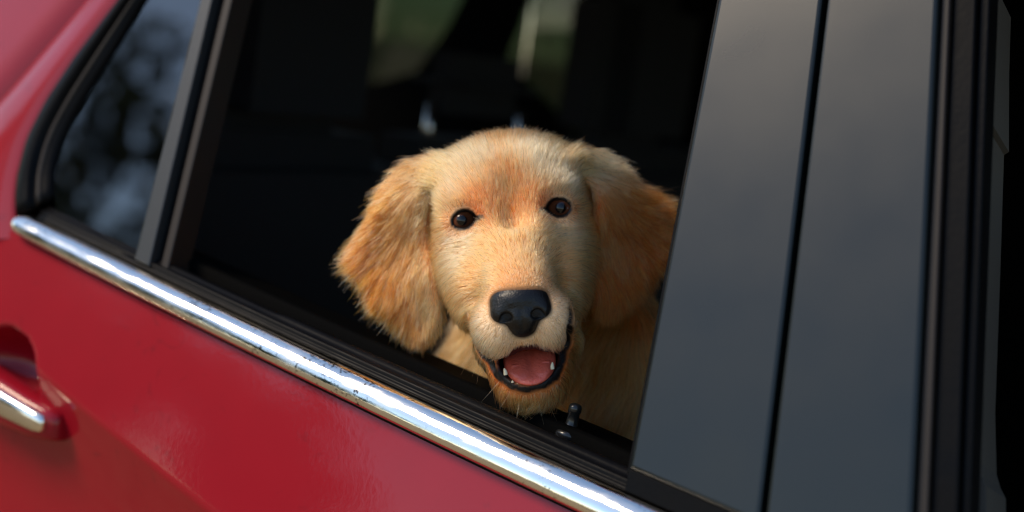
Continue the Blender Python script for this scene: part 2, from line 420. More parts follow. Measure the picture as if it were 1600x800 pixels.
# ---------------- quarter window, its frame and the division bar
gl_px = [(316,-2),(290,100),(264,200),(239,300),(214,402),(180,388),(140,370),(108,356),(88,345),(79,330),(75,300),(77,262),(86,225),(104,185),(132,138),(166,84),(214,4),(262,-72),(300,-130),(330,-170),(350,-160),(345,-110)]
GL = [tuple(up2(*q)) for q in gl_px]
plate('quarter_glass', [UPq for UPq in GL], -0.006, 0.004, glass_dark, rear_door, bev=0)
out_px = [(360,-205),(330,-190),(255,-90),(188,2),(119,92),(74,160),(44,220),(29,280),(26,315),(28,340)]
in_px = [(352,-160),(330,-172),(262,-74),(212,4),(164,84),(130,138),(102,185),(84,225),(75,262),(73,305)]
OUT = resample(np.array([up2(*q) for q in out_px]), 40); INN = resample(np.array([up2(*q) for q in in_px]), 40)
INN2 = [i for i in INN]
rows = []
for o, i in zip(OUT, INN):
    row = []
    for w, of in ((0, -0.012), (0.0, 0.002), (0.05, 0.0035), (0.35, 0.0040), (0.47, 0.0030), (0.50, -0.0005), (0.56, -0.002), (0.70, -0.001), (0.80, -0.002), (0.95, -0.003), (1.0, -0.006), (1.0, -0.012)):
        p = o+(i-o)*w; row.append(UP(p[0], p[1], of))
    rows.append(row)
sweep('quarter_window_frame', rows, rubber, rear_door, closed=True)
rows = []
for o, i in zip(OUT, INN):
    rows.append([UP(*(o+(i-o)*w), of) for w, of in ((0.60, -0.004), (0.60, -0.0005), (0.66, 0.0004), (0.74, -0.0005), (0.74, -0.004))])
sweep('frame_piping', rows[:], browntrim, rear_door, closed=True)
low = [up2(*q) for q in ((60,338),(88,350),(108,361),(140,374),(180,392),(218,410))]
sweep('quarter_window_gasket', [[UP(a, s+0.004, -0.0055), UP(a, s+0.0035, -0.001), UP(a, s-0.006, 0.0), UP(a, s-0.008, -0.004)] for a, s in low], rubber, rear_door, closed=True)
d1 = line_as((315, 0), (213, 402)); d2 = line_as((333, 0), (238, 402)); d3 = line_as((344, 0), (247, 406)); d4 = line_as((357, 0), (259, 410))
def dband(name, f, g, off, th, mat): return plate(name, [at_s(f, S_TOP), belt_edge(f, 0.004), belt_edge(g, 0.004), at_s(g, S_TOP)], off, th, mat, rear_door, bev=0.0012)
dband('division_bar', d1, d2, 0.0015, 0.02, greytrim)
dband('division_channel', lambda s: d2(s)+0.0003, d3, -0.006, 0.02, rubber)
dband('division_lip', lambda s: d3(s)+0.0003, d4, -0.003, 0.02, browntrim)

# ---------------- door handle
def hpt(px, py, off):
    return hit(px, py, np.array([0, -1.0, 0.0]), np.array([0, hy0-off, 1.0]))
hy0 = skin_pt(HB[0]+0.02, HB[1]+0.03)[1]
top = [(-260,420),(-140,500),(-60,555),(0,594),(40,620),(70,637),(88,648),(97,657)]
bot = [(-260,480),(-140,565),(-60,625),(0,668),(40,684),(70,690),(86,691),(95,684)]
st = []
for k, (tp, bt) in enumerate(zip(top, bot)):
    e = [0.026, 0.026, 0.026, 0.025, 0.024, 0.022, 0.019, 0.013][k]
    T = hpt(*tp, 0.7*e); B = hpt(*bt, 0.7*e); ring = []
    for ang in np.linspace(0, 2*pi, 17)[:-1]:
        c, s = cos(ang), sin(ang)
        cs = math.copysign(abs(c)**0.55, c); ss = math.copysign(abs(s)**0.55, s)
        p = (T+B)/2+(T-B)/2*cs; p = p+np.array([0, 0.7*e-(0.5*e)*(1+ss)+0.004, 0]); ring.append(p)
    st.append(ring)
handle = sweep('door_handle', st, paint, rear_door, closed=True)
top = [(-240,455),(-120,535),(-50,582),(0,610),(30,628),(56,643),(68,650),(72,656)]
bot = [(-240,482),(-120,565),(-50,618),(0,650),(30,664),(52,674),(64,676),(70,671)]
st = []
for k, (tp, bt) in enumerate(zip(top, bot)):
    e = [0.026, 0.026, 0.026, 0.025, 0.0242, 0.0232, 0.022, 0.021][k]-0.004
    T = hpt(*tp, e); B = hpt(*bt, e); c = (T+B)/2; h = (T-B)/2
    st.append([c+h*x+np.array([0, y, 0]) for x, y in ((1, 0.006), (1, -0.0005), (0.8, -0.0022), (0.4, -0.0032), (0, -0.0035), (-0.4, -0.0032), (-0.8, -0.0022), (-1, -0.0005), (-1, 0.006))])
sweep('handle_chrome', st, chrome, rear_door, closed=True)

# ---------------- roof, floor, far side, seats
Y_FAR = 1.46
ROOF = UP(0, S_TOP)
def box(name, lo, hi, mat, parent=None, bev=0.02, seg=3):
    bm = bmesh.new(); bmesh.ops.create_cube(bm, size=1.0)
    lo = np.asarray(lo, float); hi = np.asarray(hi, float)
    for v in bm.verts: v.co = Vector((np.array(v.co)+0.5)*(hi-lo)+lo-CARV)
    bmesh.ops.bevel(bm, geom=bm.edges[:], offset=bev, segments=seg, affect='EDGES')
    return link(name, bm_mesh(bm), mat, parent=parent or car, smooth=False)
XR, XF = -1.35, 1.25
z_r = ROOF[2]; y_r = ROOF[1]
rp = []
for y, z in ((y_r-0.012, z_r-0.012), (y_r-0.016, z_r+0.02), (y_r+0.01, z_r+0.07), (y_r+0.10, z_r+0.10), (0.75, z_r+0.125), (1.30, z_r+0.10), (1.40, z_r+0.06), (1.42, z_r-0.01)): rp.append((y, z))
roof = sweep('roof', [[np.array([x, y, z]) for y, z in rp] for x in np.linspace(XR-0.2, XF, 8)], paint, car, caps=False)
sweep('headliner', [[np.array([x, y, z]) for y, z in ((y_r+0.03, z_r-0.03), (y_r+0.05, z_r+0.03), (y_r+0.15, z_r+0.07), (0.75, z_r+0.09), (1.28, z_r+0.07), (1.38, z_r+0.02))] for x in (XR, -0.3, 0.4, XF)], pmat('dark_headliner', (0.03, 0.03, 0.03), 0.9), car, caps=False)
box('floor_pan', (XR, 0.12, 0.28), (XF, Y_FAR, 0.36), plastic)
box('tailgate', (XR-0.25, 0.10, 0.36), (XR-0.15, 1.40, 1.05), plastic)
# far side wall with its window openings
def far(px, py, y=Y_FAR-0.10):
    d = ray(px, py); return CAM+d*((y-CAM[1])/d[1])
w1 = [(535,-260),(540,-100),(542,40),(548,134),(600,126),(650,112),(700,40),(735,-30),(790,-140),(840,-260)]
w2 = [(850,-180),(836,-40),(815,40),(792,92),(828,132),(870,175),(905,214),(912,150),(906,60),(905,-60),(910,-180)]
W1 = [far(*q) for q in w1]; W2 = [far(*q) for q in w2]
bm = bmesh.new()
def loop(pts):
    vs = [bm.verts.new(Vector(p-CARV)) for p in pts]
    return [bm.edges.new((vs[i], vs[(i+1) % len(vs)])) for i in range(len(vs))]
yf = Y_FAR-0.10
ed = loop([np.array(q) for q in ((XR-0.2, yf, 0.30), (XF, yf, 0.30), (XF, yf, z_r+0.05), (XR-0.2, yf, z_r+0.05))])+loop(W1)+loop(W2)
bmesh.ops.triangle_fill(bm, use_beauty=True, use_dissolve=False, edges=ed)
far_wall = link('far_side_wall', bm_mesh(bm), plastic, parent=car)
for W in (W1, W2):
    wa = np.array(W); x0, x1 = wa[:, 0].min()-0.025, wa[:, 0].max()+0.025; z0, z1 = wa[:, 2].min()-0.025, wa[:, 2].max()+0.025
    if W is W2: x0 = max(x0, np.array(W1)[:, 0].max()+0.03)
    gy = yf+0.012
    part('far_window_glass', [(x, y, z) for y in (gy, gy+0.004) for x, z in ((x0, z0), (x1, z0), (x1, z1), (x0, z1))],
         [(0, 1, 2, 3), (7, 6, 5, 4), (0, 4, 5, 1), (1, 5, 6, 2), (2, 6, 7, 3), (3, 7, 4, 0)], glass_far, far_wall)
XS = CAM[0]-0.94
def px_of(w):
    w = np.asarray(w)-CAM; dd = w @ fwd; return 800+(w @ CR)/dd/KPX, 400-(w @ CU)/dd/KPX
def z_at(x, y, py):              # height at which the vertical line through (x,y) crosses image row py
    zs = np.linspace(0.2, 2.0, 400); ys = np.array([px_of((x, y, z))[1] for z in zs]); return float(np.interp(-py, -ys, zs))
Z_SEAT = float(DOG_BASE_Z)
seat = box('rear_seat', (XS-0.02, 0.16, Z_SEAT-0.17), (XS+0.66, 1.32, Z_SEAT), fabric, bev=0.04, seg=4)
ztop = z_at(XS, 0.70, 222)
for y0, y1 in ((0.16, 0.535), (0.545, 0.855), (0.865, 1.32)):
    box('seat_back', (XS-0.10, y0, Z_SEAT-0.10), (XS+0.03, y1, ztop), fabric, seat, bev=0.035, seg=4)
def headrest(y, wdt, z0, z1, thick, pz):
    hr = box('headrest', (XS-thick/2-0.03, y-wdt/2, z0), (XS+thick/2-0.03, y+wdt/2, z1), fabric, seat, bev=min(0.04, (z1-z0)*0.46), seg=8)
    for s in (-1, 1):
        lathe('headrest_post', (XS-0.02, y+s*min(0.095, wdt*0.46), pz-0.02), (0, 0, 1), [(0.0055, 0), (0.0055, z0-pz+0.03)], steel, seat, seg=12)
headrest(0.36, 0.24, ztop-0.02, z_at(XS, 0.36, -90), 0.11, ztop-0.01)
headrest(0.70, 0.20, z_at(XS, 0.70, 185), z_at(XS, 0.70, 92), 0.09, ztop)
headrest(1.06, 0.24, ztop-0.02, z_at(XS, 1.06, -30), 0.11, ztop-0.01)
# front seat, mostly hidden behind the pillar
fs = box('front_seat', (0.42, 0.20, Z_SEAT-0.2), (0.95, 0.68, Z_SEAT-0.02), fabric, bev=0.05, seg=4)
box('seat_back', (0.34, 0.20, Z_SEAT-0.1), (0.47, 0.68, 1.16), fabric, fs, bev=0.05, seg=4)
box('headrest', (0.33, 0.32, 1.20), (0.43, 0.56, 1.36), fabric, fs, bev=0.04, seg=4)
# ================================================================== the dog
EYE_DEPTH = 0.85
HEAD_ROLL = radians(7.0)
HX = cos(HEAD_ROLL)*CR + sin(HEAD_ROLL)*CU
HY = -sin(HEAD_ROLL)*CR + cos(HEAD_ROLL)*CU
HZ = -fwd
HO = CAM + ray(798, 336)*EYE_DEPTH
HM = np.stack([HX, HY, HZ], 1)                       # head local (cm) -> world: HO + 0.01*HM@p
def head_to_world(p): return HO + 0.01*(np.asarray(p) @ HM.T)
def world_to_head(w): return 100*((np.asarray(w)-HO) @ HM)
def hp(px, py, z):                                   # pixel at local depth z (cm towards camera) -> head local
    d = EYE_DEPTH - z*0.01
    return world_to_head(CAM + ray(px, py)*d)
def head_to_px(p):
    w = head_to_world(p) - CAM
    dep = w @ fwd
    return 800 + (w @ CR)/dep/KPX, 400 - (w @ CU)/dep/KPX

def smin(a, b, k):
    h = np.clip(0.5+0.5*(b-a)/k, 0, 1)
    return b*(1-h)+a*h - k*h*(1-h)
def smax(a, b, k): return -smin(-a, -b, k)
def rotm(ax, deg):
    return np.array(Matrix.Rotation(radians(deg), 3, ax))
def ell(p, c, r, R=None):
    q = p - np.asarray(c, float)
    if R is not None: q = q @ R
    r = np.asarray(r, float)
    k0 = np.linalg.norm(q/r, axis=1); k1 = np.linalg.norm(q/(r*r), axis=1)
    return k0*(k0-1.0)/np.maximum(k1, 1e-9)
def cone(p, a, b, ra, rb):
    a = np.asarray(a, float); b = np.asarray(b, float); ba = b-a
    t = np.clip(((p-a) @ ba)/(ba @ ba), 0, 1)
    return np.linalg.norm(p-a-t[:, None]*ba, axis=1) - (ra+(rb-ra)*t)
def path_dist(p, pts):
    d = np.full(len(p), 1e3)
    for a, b in zip(pts[:-1], pts[1:]): d = np.minimum(d, cone(p, a, b, 0, 0))
    return d
def poly_sdf(x, y, P):
    P = np.asarray(P, float); n = len(P)
    d = np.full(x.shape, 1e12); s = np.ones(x.shape)
    j = n-1
    for i in range(n):
        e = P[j]-P[i]; wx = x-P[i, 0]; wy = y-P[i, 1]
        t = np.clip((wx*e[0]+wy*e[1])/(e @ e), 0, 1)
        d = np.minimum(d, (wx-e[0]*t)**2+(wy-e[1]*t)**2)
        c1 = y >= P[i, 1]; c2 = y < P[j, 1]; c3 = e[0]*wy > e[1]*wx
        allc = (c1 & c2 & c3) | (~c1 & ~c2 & ~c3)
        s = np.where(allc, -s, s); j = i
    return s*np.sqrt(d)

def smooth_poly(P, it=1):
    P = np.asarray(P, float)
    for _ in range(it):
        Q = np.roll(P, -1, 0)
        P = np.stack([0.75*P+0.25*Q, 0.25*P+0.75*Q], 1).reshape(-1, 2)
    return P
EAR_L = smooth_poly([(680,248),(638,254),(608,294),(590,335),(570,372),(562,400),(580,436),(602,478),(636,520),(662,530),(684,514),(690,480),(679,430),(668,370),(662,310),(690,262)])
EAR_R = smooth_poly([(896,236),(944,242),(973,282),(1012,306),(1036,345),(1034,390),(1012,430),(988,465),(960,492),(938,490),(925,455),(926,400),(931,350),(932,300),(905,262)])
def ear_z(px, py, side):
    if side < 0:
        t = np.clip((690-px)/150, -0.5, 1.3)
        return -2.6 - 3.4*t - 0.5*np.sin(t*3.0) - 0.9*np.clip((300-py)/80, 0, 1)
    t = np.clip((px-925)/115, -0.5, 1.3)
    return -2.8 - 3.2*t - 0.4*np.sin(t*3.0) - 0.9*np.clip((290-py)/80, 0, 1)
def ear_sdf(p, side):
    out = np.full(len(p), 4.0)
    m = (p[:, 0]*side > 2.2) & (p[:, 0]*side < 13) & (p[:, 1] > -9.5) & (p[:, 1] < 6) & (p[:, 2] > -10) & (p[:, 2] < 0.5)
    if m.any(): out[m] = ear_sdf_in(p[m], side)
    return out
def ear_sdf_in(p, side):
    px, py = head_to_px(p)
    d2 = poly_sdf(px, py, EAR_L if side < 0 else EAR_R)/26.4
    fold = 0.22*np.sin(py*0.045+px*0.02)
    dz = np.abs(p[:, 2]-ear_z(px, py, side)-fold) - 0.24
    r = 0.38
    d2 = d2 + r
    return np.sqrt(np.maximum(d2, 0)**2+np.maximum(dz, 0)**2) + np.minimum(np.maximum(d2, dz), 0) - r

EYE_C = [hp(723, 345, -1.47), hp(875, 326, -1.47)]
EYE_R = 1.05
LIP_PX = [(737, 508), (741, 532), (751, 555), (768, 574), (783, 590), (800, 603), (824, 609), (850, 601), (869, 586), (879, 562), (886, 538), (891, 512), (894, 486)]
LIPW = np.array([0.36, 0.46, 0.48, 0.42, 0.32, 0.24, 0.22, 0.24, 0.32, 0.40, 0.48, 0.46, 0.36])
DOOR_IN_Y = 0.125

def dog_sdf(p, detail=True):
    m = p.copy(); m[:, 0] = np.abs(m[:, 0])
    d = ell(m, (0, 0.5, -5.4), (4.6, 4.6, 5.7))
    d = smin(d, ell(m, (1.6, 2.6, -3.0), (2.3, 1.7, 2.4)), 1.5)
    d = smin(d, ell(m, (2.5, 1.45, -1.6), (1.6, 1.0, 1.5)), 1.0)            # brow
    d = smin(d, ell(m, (3.0, -2.0, -3.2), (1.85, 3.0, 2.9)), 1.6)             # cheek
    d = smin(d, ell(m, (2.6, -4.4, -0.9), (1.5, 2.2, 2.4)), 1.5)
    d = smin(d, cone(m, (0, -1.3, -0.9), (0, -5.0, 3.8), 2.4, 2.0), 1.9)    # muzzle
    d = smax(d, -ell(m, (0, 1.2, 1.2), (0.75, 2.2, 0.95)), 1.4)               # stop and forehead furrow
    d = smin(d, ell(m, (2.85, -0.05, -1.75), (1.3, 1.25, 1.35)), 0.7)         # eye mound
    # lower jaw, hollowed for the tongue
    j = cone(m, (0, -5.8, -4.0), (0, -9.3, 2.4), 2.6, 1.75)
    j = smin(j, ell(m, (0, -9.6, 2.3), (1.85, 1.35, 2.0)), 0.8)
    j = smin(j, ell(m, (2.2, -7.2, 1.1), (0.85, 1.5, 1.7)), 0.7)
    j = smin(j, ell(m, (1.62, -8.7, 2.2), (0.70, 0.95, 1.5)), 0.5)
    j = smax(j, -ell(m, (0, -8.25, 3.4), (1.75, 1.55, 3.6)), 0.25)
    d = smin(d, j, 0.5)
    d = smax(d, -ell(m, (0, -8.15, 3.2), (1.65, 0.95, 3.0)), 0.25)
    # flews
    f = ell(m, (1.28, -6.3, 3.5), (1.55, 1.85, 2.05))
    f = smin(f, ell(m, (0, -6.3, 4.0), (0.9, 1.55, 1.5)), 0.4)
    f = smin(f, cone(m, (1.5, -6.4, 2.8), (2.55, -5.4, 0.2), 1.25, 1.0), 0.8)
    f = smax(f, -cone(m, (0, -6.4, 5.8), (0, -8.6, 5.2), 0.14, 0.34), 0.35)
    d = smin(d, f, 0.45)
    fm = (p[:, 2] > -3.5) & (p[:, 1] > -12)
    if detail and fm.any():
        d[fm] = face_detail(p[fm], d[fm])
    return body_join(p, m, d)
def face_detail(p, d):
    if True:
        g = path_dist(p, LIP[:4]); g2 = path_dist(p, LIP[-4:])
        d = smax(d, 0.34-np.minimum(g, g2), 0.2)
        for c, s in ((EYE_C[0], -1), (EYE_C[1], 1)):
            q = p-c; a = radians(-9*s)
            x = (q[:, 0]*cos(a)+q[:, 1]*sin(a))*s; y = -q[:, 0]*sin(a)+q[:, 1]*cos(a)
            # almond: two circles; x<0 is the inner corner
            x2 = x+0.08
            up = np.sqrt(x2**2+(y+0.32)**2)-0.87
            lo = np.sqrt(x2**2+(y-0.38)**2)-0.87
            al = np.maximum(up, lo)
            al = np.minimum(al, np.sqrt(((x+0.78)/1.6)**2+(y+0.14)**2)-0.10)
            d = smax(d, -np.maximum(al, -1.4-q[:, 2]), 0.10)
            # lids swell round the opening
            lid = np.sqrt(al**2+(q[:, 2]-1.02+0.10*x2**2)**2)-0.13
            d = smin(d, np.where((al > -0.12) & (al < 0.4), lid, 1.0), 0.12)
    return d
def body_join(p, m, d):
    # ears, blended in at the top of the skull
    ke = 0.30+1.3*np.clip((p[:, 1]-0.0)/2.8, 0, 1)
    d = smin(d, ear_sdf(p, -1), ke)
    d = smin(d, ear_sdf(p, 1), ke)
    d = smin(d, cone(m, (3.0, 2.0, -4.6), (5.6, 1.7, -4.6), 1.5, 1.1), 1.2)
    d = smin(d, cone(m, (3.4, 0.5, -5.0), (5.0, 0.2, -5.0), 1.6, 1.2), 1.0)
    # neck, chest and trunk
    b = cone(p, (0, -2.5, -9.0), (1.4, -12, -10.5), 5.5, 8.0)
    b = smin(b, cone(p, (1.4, -12, -10.5), (3.0, -25, -16), 8.0, 9.5), 3.0)
    b = smin(b, cone(p, (3.0, -25, -16), (0.5, -40, -26), 9.5, 11.0), 3.0)
    b = smin(b, cone(p, (-5.5, -24, -10), (-7.0, -44, -10), 4.0, 2.9), 2.5)
    b = smin(b, cone(p, (6.5, -23, -10), (4.5, -44, -10), 4.0, 2.9), 2.5)
    wy = head_to_world(p)[:, 1]
    b = smax(b, (DOOR_IN_Y+0.012-wy)*100, 1.5)
    return smin(d, b, 1.3)

def surface_nets(fn, lo, hi, h):
    lo = np.asarray(lo, float); hi = np.asarray(hi, float)
    big = 16
    nb = np.ceil((hi-lo)/(h*big)).astype(int)
    n = nb*big
    V = np.ones(n, np.float32)
    blocks = np.argwhere(np.ones(nb, bool))*big      # lowest corner index of each block
    size = big
    while size > 1:
        cd = fn(lo+(blocks+(size-1)/2)*h)
        half = 0.87*size*h*1.25+0.02
        far = np.abs(cd) > half
        for bl in blocks[far & (cd < 0)]:
            V[bl[0]:bl[0]+size, bl[1]:bl[1]+size, bl[2]:bl[2]+size] = -1.0
        blocks = blocks[~far]; size //= 2
        o = np.array([(i, j, k) for i in (0, 1) for j in (0, 1) for k in (0, 1)])*size
        blocks = (blocks[:, None, :]+o[None]).reshape(-1, 3)
    for k in range(0, len(blocks), 400000):
        s = blocks[k:k+400000]
        V[s[:, 0], s[:, 1], s[:, 2]] = fn(lo+s*h)
    I = V < 0
    c = np.zeros(np.array(V.shape)-1, np.int8)
    for dx in (0, 1):
        for dy in (0, 1):
            for dz in (0, 1):
                c += I[dx:I.shape[0]-1+dx, dy:I.shape[1]-1+dy, dz:I.shape[2]-1+dz]
    cells = np.argwhere((c > 0) & (c < 8))
    acc = np.zeros((len(cells), 3)); cnt = np.zeros(len(cells))
    for ax in range(3):
        o = [a for a in range(3) if a != ax]
        for u in (0, 1):
            for v in (0, 1):
                a = cells.copy(); a[:, o[0]] += u; a[:, o[1]] += v
                b = a.copy(); b[:, ax] += 1
                va = V[a[:, 0], a[:, 1], a[:, 2]]; vb = V[b[:, 0], b[:, 1], b[:, 2]]
                m = (va < 0) != (vb < 0)
                t = np.where(m, va/np.where(m, va-vb, 1), 0)
                q = a.astype(float); q[:, ax] += t
                acc[m] += q[m]; cnt[m] += 1
    verts = lo+acc/cnt[:, None]*h
    vid = np.full(c.shape, -1, np.int32)
    vid[cells[:, 0], cells[:, 1], cells[:, 2]] = np.arange(len(cells))
    faces = []
    for ax in range(3):
        o = [(ax+1) % 3, (ax+2) % 3]
        sl = [slice(None)]*3; sl2 = [slice(None)]*3
        sl[ax] = slice(0, -1); sl2[ax] = slice(1, None)
        e = np.argwhere(I[tuple(sl)] != I[tuple(sl2)])
        e = e[(e[:, o[0]] > 0) & (e[:, o[1]] > 0) & (e[:, o[0]] < c.shape[o[0]]) & (e[:, o[1]] < c.shape[o[1]])]
        q = []
        for du, dv in ((-1, -1), (0, -1), (0, 0), (-1, 0)):
            g = e.copy(); g[:, o[0]] += du; g[:, o[1]] += dv
            q.append(vid[g[:, 0], g[:, 1], g[:, 2]])
        q = np.stack(q, 1)
        fl = I[e[:, 0], e[:, 1], e[:, 2]]
        q[~fl] = q[~fl][:, ::-1]
        faces.append(q[(q >= 0).all(1)])
    return verts, np.concatenate(faces)
def np_mesh(verts, faces):
    me = bpy.data.meshes.new('m'); nv, nf = len(verts), len(faces)
    me.vertices.add(nv); me.vertices.foreach_set('co', np.ascontiguousarray(verts, np.float32).ravel())
    me.loops.add(nf*4); me.loops.foreach_set('vertex_index', np.ascontiguousarray(faces, np.int32).ravel())
    me.polygons.add(nf); me.polygons.foreach_set('loop_start', np.arange(nf, dtype=np.int32)*4)
    me.polygons.foreach_set('use_smooth', np.ones(nf, bool))
    me.update(); me.validate()
    return me
def grad(fn, p, e=0.04):
    g = np.stack([fn(p+np.eye(3)[i]*e)-fn(p-np.eye(3)[i]*e) for i in range(3)], 1)
    return g/np.maximum(np.linalg.norm(g, axis=1, keepdims=True), 1e-9)

def snap(px, py, z0=7.0, z1=-8.0):
    # nearest point of the head seen at that pixel
    zs = np.arange(z0, z1, -0.05)
    P = np.array([hp(px, py, z) for z in zs])
    v = dog_sdf(P, False); k = int(np.argmax(v < 0)) if (v < 0).any() else len(zs)-1
    return P[k]
LIP = [snap(*q) for q in LIP_PX]
DOG_BASE = head_to_world(np.array([0.0, -44.0, -16.0]))
bv, bf = surface_nets(dog_sdf, (-15.5, -46, -40), (15.5, 7, 7.5), 0.16)
# ------------------------------------------------------------------ nose, tongue, teeth, eyes
NOSE_C = hp(814, 483, 4.70)
def nose_sdf(p, solid=False):
    q = (p-NOSE_C)/1.03
    m = q.copy(); m[:, 0] = np.abs(m[:, 0])
    d = ell(m, (0, 0.42, 0), (1.68, 1.10, 1.2))
    d = smin(d, ell(m, (0, -0.62, 0.05), (1.05, 1.0, 1.1)), 0.45)
    d = smin(d, ell(m, (1.02, -0.12, 0.42), (0.66, 0.66, 0.62)), 0.3)
    d = smin(d, ell(m, (0.30, -0.45, 0.72), (0.50, 0.62, 0.50)), 0.25)
    if solid: return d
    d = smax(d, -ell(m, (0.82, -0.30, 1.0), (0.30, 0.22, 0.62), rotm('Z', 18)), 0.16)
    d = smax(d, -cone(m, (0.95, -0.38, 0.95), (1.62, -0.42, 0.35), 0.14, 0.05), 0.14)
    d = smax(d, -cone(m, (0, 0.05, 1.42), (0, -1.7, 1.05), 0.03, 0.10), 0.16)
    return d
nose_mat, n_, p_ = new_mat('nose_leather')
p_.inputs['Base Color'].default_value = (0.005, 0.0045, 0.0045, 1)
p_.inputs['Roughness'].default_value = 0.36; p_.inputs['Specular IOR Level'].default_value = 0.36
tc = n_.nodes.new('ShaderNodeTexCoord')
vo = n_.nodes.new('ShaderNodeTexVoronoi'); vo.inputs['Scale'].default_value = 900
bu = n_.nodes.new('ShaderNodeBump'); bu.inputs['Strength'].default_value = 0.3; bu.inputs['Distance'].default_value = 0.0006
n_.links.new(tc.outputs['Object'], vo.inputs['Vector']); n_.links.new(vo.outputs['Distance'], bu.inputs['Height'])
n_.links.new(bu.outputs[0], p_.inputs['Normal'])

TONGUE_R = rotm('X', 33)
def tongue_sdf(p):
    q = p - np.array([0.05, -8.55, 2.55])
    q = q @ TONGUE_R                                   # y: thickness, z: length
    m = q.copy(); m[:, 0] = np.abs(m[:, 0])
    d = ell(m, (0, 0, 0), (1.52, 0.42, 2.35))
    d = smin(d, ell(m, (0.74, 0.22, -0.1), (0.70, 0.32, 1.95)), 0.25)
    d = smax(d, -cone(m, (0, 0.62, -2), (0, 0.50, 1.7), 0.14, 0.08), 0.25)
    return d
tongue_mat = pmat('tongue_flesh', (0.62, 0.11, 0.07), 0.27, bump=0.5, bscale=700, var=0.25, vscale=120,
                  Subsurface_Weight=0.25, Subsurface_Scale=0.004)
tongue_mat.node_tree.nodes['Principled BSDF'].inputs['Subsurface Radius'].default_value = (1, 0.35, 0.25)
tooth_mat = pmat('tooth_enamel', (0.72, 0.62, 0.42), 0.25, coat=0.3)
gum_mat = pmat('gum_flesh', (0.16, 0.03, 0.03), 0.3, coat=0.4)

def eye_material():
    m, n, p = new_mat('dog_eye')
    tc = n.nodes.new('ShaderNodeTexCoord')
    sx = n.nodes.new('ShaderNodeSeparateXYZ'); n.links.new(tc.outputs['Object'], sx.inputs[0])
    a = n.nodes.new('ShaderNodeMath'); a.operation = 'DIVIDE'
    cb = n.nodes.new('ShaderNodeCombineXYZ')
    n.links.new(sx.outputs[0], cb.inputs[0]); n.links.new(sx.outputs[1], cb.inputs[1])
    ln = n.nodes.new('ShaderNodeVectorMath'); ln.operation = 'LENGTH'; n.links.new(cb.outputs[0], ln.inputs[0])
    n.links.new(ln.outputs['Value'], a.inputs[0]); a.inputs[1].default_value = EYE_R*0.01
    at = n.nodes.new('ShaderNodeMath'); at.operation = 'ARCTAN2'
    n.links.new(sx.outputs[1], at.inputs[0]); n.links.new(sx.outputs[0], at.inputs[1])
    cb2 = n.nodes.new('ShaderNodeCombineXYZ')
    n.links.new(at.outputs[0], cb2.inputs[0]); n.links.new(a.outputs[0], cb2.inputs[1])
    no = n.nodes.new('ShaderNodeTexNoise'); no.inputs['Scale'].default_value = 9; no.inputs['Detail'].default_value = 3
    n.links.new(cb2.outputs[0], no.inputs['Vector'])
    ad = n.nodes.new('ShaderNodeMath'); ad.operation = 'MULTIPLY_ADD'
    n.links.new(no.outputs[0], ad.inputs[0]); ad.inputs[1].default_value = 0.10; n.links.new(a.outputs[0], ad.inputs[2])
    r = n.nodes.new('ShaderNodeValToRGB'); n.links.new(ad.outputs[0], r.inputs[0])
    el = r.color_ramp.elements
    el[0].position = 0.0; el[0].color = (0.002, 0.002, 0.002, 1)
    el[1].position = 1.0; el[1].color = (0.05, 0.03, 0.025, 1)
    for pos, c in ((0.32, (0.002, 0.0015, 0.0015)), (0.37, (0.07, 0.020, 0.009)), (0.60, (0.20, 0.060, 0.024)), (0.76, (0.05, 0.015, 0.008)), (0.82, (0.004, 0.003, 0.003)), (0.90, (0.02, 0.012, 0.010))):
        e = el.new(pos); e.color = (*c, 1)
    n.links.new(r.outputs[0], p.inputs['Base Color'])
    p.inputs['Roughness'].default_value = 0.25
    p.inputs['Coat Weight'].default_value = 1.0; p.inputs['Coat Roughness'].default_value = 0.02
    p.inputs['Coat IOR'].default_value = 1.42; p.inputs['Specular IOR Level'].default_value = 0.1
    return m
eye_mat = eye_material()

# coat colours, in head space -------------------------------------------------
CREAM = np.array([0.86, 0.38, 0.135]); PALE = np.array([0.95, 0.62, 0.34])
GOLD = np.array([0.70, 0.150, 0.015]); ORANGE = np.array([0.55, 0.086, 0.004]); RUST = np.array([0.42, 0.165, 0.045])
# X is mirrored; (x, y, z) in head space cm, sigma, colour
FACE_COL = [((0,-3.6,5.0),1.3,CREAM),((0,-1.5,2.5),1.3,CREAM),((0,0.8,0.2),1.0,GOLD*0.5+CREAM*0.5),((0,2.6,-1.0),0.9,GOLD),((0,4.2,-3.0),1.1,GOLD*0.8+CREAM*0.2),
 ((1.7,2.9,-0.8),1.2,PALE),((3.2,3.2,-2.0),1.4,CREAM),((1.35,0.55,-0.2),0.75,GOLD*0.75+ORANGE*0.25),((1.9,1.25,0.0),0.6,GOLD*0.6+ORANGE*0.4),((3.0,1.3,-0.3),0.7,PALE),((4.1,0.8,-1.8),0.9,CREAM),
 ((4.3,-0.6,-2.0),0.9,GOLD),((2.9,-1.5,-0.1),0.8,PALE),((1.6,-2.0,1.4),1.0,CREAM),((3.2,-3.0,-0.5),1.2,CREAM),((4.3,-3.0,-2.5),1.2,GOLD*0.6+CREAM*0.4),((2.2,-4.0,2.0),1.0,CREAM),
 ((3.2,-5.2,0.0),1.0,GOLD*0.7+CREAM*0.3),((1.3,-6.6,5.0),1.0,PALE),((2.4,-6.2,2.8),0.9,CREAM),((0,-10.5,3.5),1.3,GOLD*0.5+CREAM*0.5),((1.8,-9.3,2.5),1.0,GOLD),((2.8,-7.5,0.5),1.0,CREAM),
 ((0,4.8,-5.5),1.5,GOLD),((3,4.0,-5.0),1.5,GOLD*0.5+CREAM*0.5)]
